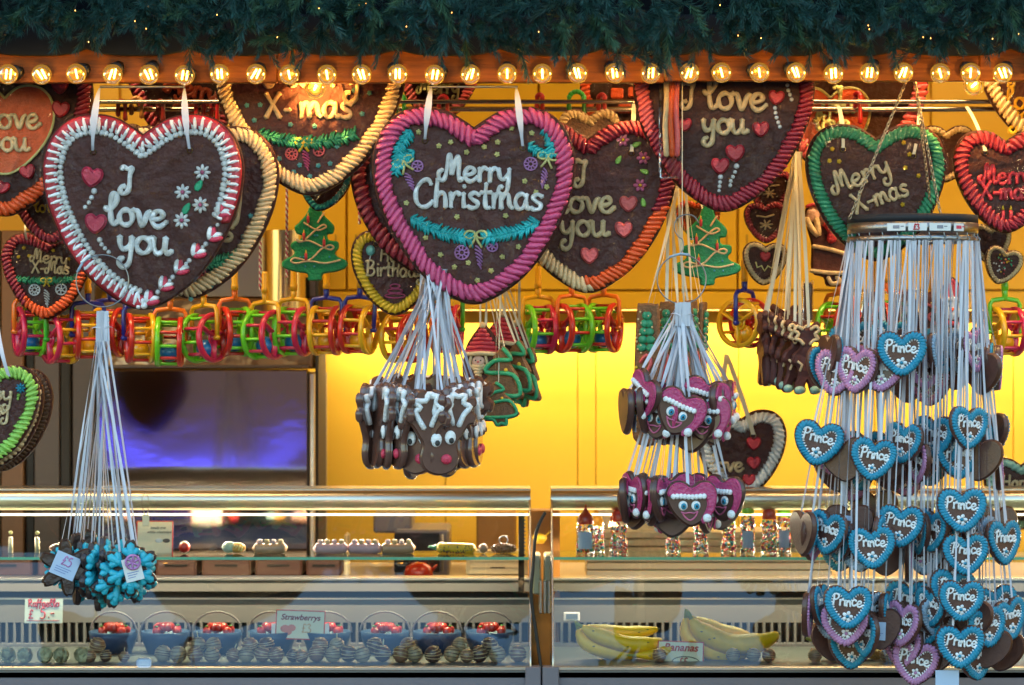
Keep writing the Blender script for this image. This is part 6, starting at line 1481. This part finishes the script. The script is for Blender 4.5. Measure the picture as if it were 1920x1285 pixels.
for k in range(110):
    a, b_ = random.uniform(PI, 2 * PI), random.uniform(.3, 2.8); mb.ball((24 * math.cos(b_), 11 * math.sin(b_) * math.sin(a) * 1.0, 9 + 9 * math.sin(b_) * math.cos(a)), 1.9, 5, 3)
q = mb.build('nut_crumb', GBL, o); q['kind'] = 'stuff'; MB().tube([(8 * math.cos(t), 0, 24 + 8 * math.sin(t)) for t in [2 * PI * i / 14 for i in range(14)]], 1.5, 5, closed=True).build('wire_loop', STEEL, o)
for i, px in enumerate([20, 70]):
    o = on_shelf('shelf_candle', px, 'short upright cream wafer on the glass shelf at the far left, %s' % ['left one', 'right one'][i], 'wafer', 'upright wafers on the left shelf'); MB().lathe([(.01, 0), (5, 0), (4, 30), (.01, 30)], 10).build('wafer', CRM, o); MB().ball((0, 0, 38), 4, 8, 6).build('tip', I_['paleyel'], o)
o = on_shelf('frosted_cone', 110, 'grey brown frosted roll on the glass shelf behind the left snowflake biscuit', 'iced roll'); MB().ball((0, 0, 9), (18, 9, 9), 14, 8).build('roll', BALLC['milk'], o)

# ---- bottles of sweets on the right shelf
BOT = clear('bottle plastic', tint=(.97, .97, .97), gloss=.04, rough=.05, fres=1.45, mult=.8)
BEADS = [I_[k] for k in ('red', 'leaf', 'yellow', 'blue', 'white', 'rose', 'orange')]
def bottle(px, cap, tall, wdt, lb, y=.82, label_=True, shape=0):
    o = on_shelf('sweet_bottle', px, lb, 'sweet bottle', 'bottles of coloured sweets on the right shelf', y); H_ = tall; w_ = wdt
    prof = [(.01, 0), (w_, 0), (w_, H_ * .3), (w_ * (.72 if shape else .95), H_ * .55), (w_ * .95, H_ * .8), (w_ * .8, H_ * .95), (w_ * .6, H_)]
    MB().lathe(prof, 20).build('bottle', BOT, o)
    mb = MB()
    for k in range(150):
        z = random.uniform(2, H_ * .92); rr_ = w_ * (.88 if z < H_ * .3 else .68 if shape and z < H_ * .65 else .82) - 1; a = random.uniform(PI, 2 * PI) if k % 4 else random.uniform(0, PI)
        mb.ball((rr_ * math.cos(a), rr_ * math.sin(a), z), 2.5 if w_ > 12 else 2.1, 6, 4, mi=random.randrange(7))
    q = mb.build('sweets', None, o, BEADS); q['kind'] = 'stuff'
    MB().lathe([(w_ * .82, H_ - 2), (w_ * .88, H_ + 6), (w_ * .7, H_ + 14), (w_ * .35, H_ + 20), (2.4, H_ + 26), (1.5, H_ + 34), (.01, H_ + 35)], 16).build('cap', PL(cap), o)
    if label_: MB().lathe([(w_ * 1.0, 10), (w_ * 1.0, 42)], 8, arc=PI * .5, M=Matrix.Rotation(R(-140), 3, 'Z')).build('label', PAPERB, o)
    return o
for a in [(1098, 'red', 58, 18, 'left sweet bottle with red cap and white label in the right glass case', .80, True, 0), (1118, 'yellow', 52, 16, 'sweet bottle just behind the leftmost one in the right glass case', .86, False, 0), (1160, 'red', 62, 18, 'sweet bottle with rounded red cap, second red cap from the left', .82, False, 1),
          (1262, 'red', 54, 15, 'sweet bottle hidden under the left part of the pink hatted bunch', .84, False, 1), (1314, 'red', 54, 15, 'sweet bottle hidden under the right part of the pink hatted bunch', .84, False, 1), (1366, 'green', 56, 15, 'sweet bottle with green cap just right of the pink hatted bunch', .84, False, 1),
          (1402, 'green', 76, 14, 'slim straight sweet bottle with lime cap and multicoloured balls', .82, True, 0), (1442, 'red', 66, 16, 'sweet bottle with red cap in the middle of the right group of three', .82, False, 1), (1470, 'green', 70, 14, 'slim sweet bottle with green cap left of the ribbon carousel', .84, True, 0), (1518, 'red', 62, 16, 'sweet bottle with red cap at the left edge of the carousel hearts', .84, False, 1), (1878, 'red', 66, 16, 'sweet bottle with red cap right of the carousel', .84, False, 1)]: bottle(*a)

# ---- bananas
BAN = mat('banana peel', (.9, .5, .0), .45, noise=.12, nscale=.05)
TIPM = mat('banana tip', (.10, .09, .02), .6); STK = mat('banana stalk', (.30, .30, .04), .5)
def banana(par, P, r=15):
    C = cr([(a, b, c) for a, b, c in P], 6); n = len(C); rr = [r * min(1, .35 + 2.4 * min(i, n - 1 - i) / n) for i in range(n)]
    b = MB().tube(C, rr, 7).build('banana', BAN, par)
    MB().tube([C[0], C[0] + (C[0] - C[2]).normalized() * 14], [rr[0] * .7, rr[0] * .5], 8).build('stalk', STK, b); MB().tube([C[-1], C[-1] + (C[-1] - C[-3]).normalized() * 4], [rr[-1] * .6, rr[-1] * .4], 8).build('tip', TIPM, b)
    for k in range(3):
        i = random.randrange(3, n - 3); MB().ball((C[i].x, C[i].y - rr[i] * .95, C[i].z + random.uniform(-5, 5)), (2.2, .5, .9), 6, 4).build('spot', TIPM, b)
y = .70
o = tag(empty('banana_bunch', (X(1168, y), y, ZD + .002), K(y) * 1.15), 'bunch of ripe bananas lying left of the Bananas sign', 'bananas', 'bunches of bananas')
banana(o, [(-66, -10, 52), (-44, -10, 40), (0, -12, 26), (40, -12, 24), (62, -8, 30)], 14); banana(o, [(-72, 6, 46), (-62, 4, 28), (-30, 0, 14), (10, 0, 10), (36, 2, 12)], 14); banana(o, [(-58, 12, 50), (-20, 14, 42), (20, 14, 40), (56, 14, 46)], 12); banana(o, [(20, -24, 8), (46, -24, 9), (66, -22, 14), (78, -22, 20)], 9)
o = tag(empty('banana_bunch', (X(1378, y), y, ZD + .002), K(y) * 1.2), 'bunch of bananas lying right of the Bananas sign', 'bananas', 'bunches of bananas')
banana(o, [(-68, -10, 62), (-54, -10, 44), (-10, -10, 24), (36, -10, 26), (66, -8, 38)], 17); banana(o, [(-76, 4, 62), (-72, 4, 36), (-40, 0, 12), (0, 0, 8), (26, 2, 12)], 15); banana(o, [(-60, 14, 60), (-20, 14, 40), (24, 14, 34)], 13)
o = tag(empty('banana_bunch', (X(1590, y), y, ZD + .002), K(y)), 'bananas lying behind the lowest carousel hearts', 'bananas', 'bunches of bananas')
banana(o, [(-66, -10, 34), (-30, -10, 22), (10, -12, 20), (56, -12, 30)], 15); banana(o, [(-30, 4, 14), (10, 0, 10), (60, 0, 24), (84, 0, 40)], 14)
o = tag(empty('pastry_pile', (X(1640, .66), .66, ZD + .002), K(.66)), 'golden sugared pastries under the carousel hearts', 'pastries')
for k in range(5): MB().ball((-50 + k * 26, random.uniform(-4, 4), 10), (15, 10, 10), 12, 8).build('pastry', mat('golden pastry', (.45, .24, .06), .6, noise=.3, nscale=.3, bump=.5, bscale=.4), o)

# ---- signs
def font_text(par, s, size, x, z, m, y=-1.2, shear=.25, bold=.02, align='CENTER', font=None):
    cu = bpy.data.curves.new('lettering', 'FONT'); cu.body = s; cu.size = size; cu.shear = shear; cu.offset = bold * size; cu.extrude = .15; cu.align_x = align
    o = bpy.data.objects.new('tmp', cu); COL.objects.link(o); dg = bpy.context.evaluated_depsgraph_get(); me = bpy.data.meshes.new_from_object(o.evaluated_get(dg)); bpy.data.objects.remove(o)
    me.materials.clear(); me.materials.append(m); q = bpy.data.objects.new('lettering', me); COL.objects.link(q); q.parent = par; q.location = (x, y, z); q.rotation_euler = (R(90), 0, 0); return q
CARD = mat('cream card', (.78, .7, .5), .6); CARDW = mat('white card', (.74, .74, .7), .6)
REDF = mat('red frame print', (.6, .04, .03), .6)
def sign(px, py, y, w_, h_, lb, card, frame=True, ang=0, yaw=0, lean=-8):
    o = tag(empty('price_sign', W(px, py, y), K(y), (R(lean), R(ang), R(yaw))), lb, 'price sign', 'price signs in the glass cases')
    MB().box(-w_ / 2, w_ / 2, 0, 1, -h_ / 2, h_ / 2).build('card', card, o)
    if frame:
        mb = MB(); t = 1.6
        mb.box(-w_ / 2, w_ / 2, -.5, 1.2, h_ / 2 - t, h_ / 2 + .3); mb.box(-w_ / 2, w_ / 2, -.5, 1.2, -h_ / 2 - .3, -h_ / 2 + t); mb.box(-w_ / 2 - .3, -w_ / 2 + t, -.5, 1.2, -h_ / 2 + t, h_ / 2 - t); mb.box(w_ / 2 - t, w_ / 2 + .3, -.5, 1.2, -h_ / 2 + t, h_ / 2 - t); mb.build('frame', REDF, o)
    return o
o = sign(82, 1146, .90, 71, 45, 'white handwritten price card lettered Raffaello £5.- at the lower left', CARDW, False)
mb = MB(); write(mb, 'Raffaello', 0, 8, 7.6, 1.15, 0, -.6, 3, 4, .95, .5); mb.build('lettering', INK, o)
mb = MB(); write(mb, '£', -24, -14, 9, 1.1, 0, -.6, 3, 4, 1, .5); write(mb, '5', -2, -14, 11, 1.2, 0, -.6, 3, 4, 1, .5); write(mb, '.-', 14, -12, 12, 1.1, 0, -.6, 3, 4, 1, .5); mb.build('lettering', INK, o)
MB().box(-32, 30, -.5, 0, -18.5, -17.2).build('underline', INK, o)
o = sign(563, 1172, .80, 92, 54, 'cream price sign with red edge lettered Strawberrys among the strawberry baskets', CARD, True, 2)
font_text(o, 'Strawberrys', 15, 0, 9, mat('dark red print', (.25, .02, .02), .6)); 
for x, z, r_ in [(-28, -8, 9), (-16, -6, 8), (-22, -14, 7)]: MB().ball((x, -.2, z), (r_, .5, r_ * .8), 12, 6).build('strawberry_print', mat('strawberry print', (.75, .22, .15), .6), o)
mb = MB(); write(mb, '£3', 12, -14, 9, .9, 0, -.6, 3, 4, 1, .5); mb.build('writing', mat('pale orange ink', (.75, .42, .2), .6), o)
q = sign(563, 1182, .805, 108, 26, 'white paper strip standing right behind the Strawberrys sign', CARDW, False)
o = sign(1276, 1230, .66, 86, 54, 'cream price sign with red edge lettered Bananas between the two banana bunches', CARD, True, 2, 0)
font_text(o, 'Bananas', 20, 0, 9, mat('red print', (.5, .02, .02), .6))
mb = MB().tube([(10 + 26 * math.cos(a), -.6, -12 + 11 * math.sin(a)) for a in [2 * PI * i / 24 for i in range(24)]], .7, 4, closed=True); mb.build('price_frame', INKD, o)
mb = MB(); write(mb, '£5', 6, -19, 8.5, .9, 0, -.6, 3, 4, 1, .5); mb.build('writing', INK, o)
o = sign(290, 1010, .84, 68, 66, 'cream card with red edge and thin script on the glass shelf left of the apple', CARD, True)
font_text(o, 'lovely one', 7, 6, 18, INKD, bold=0, shear=.4); font_text(o, 'white chocolate', 7, 8, 10, INKD, bold=0, shear=.4)
for x in (8, 22): MB().ball((x, -.2, -4), (7, .5, 4), 10, 6).build('picture_print', PAPER if x < 20 else DARKP, o)
tb = tag(MB().box(-14, 14, -1, 1, -9, 9, 4).build('blue_tag', PAPERB), 'small pale blue rounded tag at the foot of the left glass front', 'tag'); tb.location = W(270, 1243, .545); tb.scale = (K(.55),) * 3
dp = tag(empty('digital_thermometer', W(1072, 1156, .965), K(.965)), 'small framed thermometer display on the back liner of the right glass case', 'thermometer'); MB().box(-15, 15, -2, 1, -8, 8, 1).build('frame', PAPER, dp); MB().box(-11, 11, -2.6, -2.1, -5, 5).build('screen', mat('grey lcd', (.15, .2, .25), .3), dp)
hk2 = hung('wire_hanger', 272, 945, .66, 'small wire hook with a cream tag over the top tube of the left glass case', 'hook'); MB().tube(cr([(0, 0, -22), (-6, -2, 4), (0, -2, 22), (8, -2, 4), (4, 0, -22)], 4), .9, 5).build('wire', CHAIN, hk2); MB().box(-5, 8, -1, 1, -42, -20, 1).build('tag', CRM, hk2)

# ================================================================== unseen stall opposite; its added blue tubes are bent to streak the shiny door
op = structure(empty('opposite_stall', (-1.2, -17.5, 0)))
MB().box(-4, 4, -2, 0, 0, 2.2).build('stall_front', DARKP, op); MB().prism([(-4.4, 2.4), (4.4, 2.4), (0, 4.2)], -2, .4, .02).build('stall_gable', BRN, op)
BLUEL = mat('blue streak glow', (.1, .1, 1), .5, emit=(.08, .09, 1), es=1.6)
MB().tube(cr([(-3.1, .12, .95), (-2.7, .12, .62), (-2.2, .12, .40), (-1.7, .12, .52), (-1.2, .12, .5), (-.9, .12, .78)], 6), .03, 6).build('added_led_tube', BLUEL, op)
MB().tube(cr([(-2.5, .12, .42), (-1.9, .12, .30), (-1.5, .12, .36)], 6), .026, 6).build('added_led_tube', BLUEL, op)
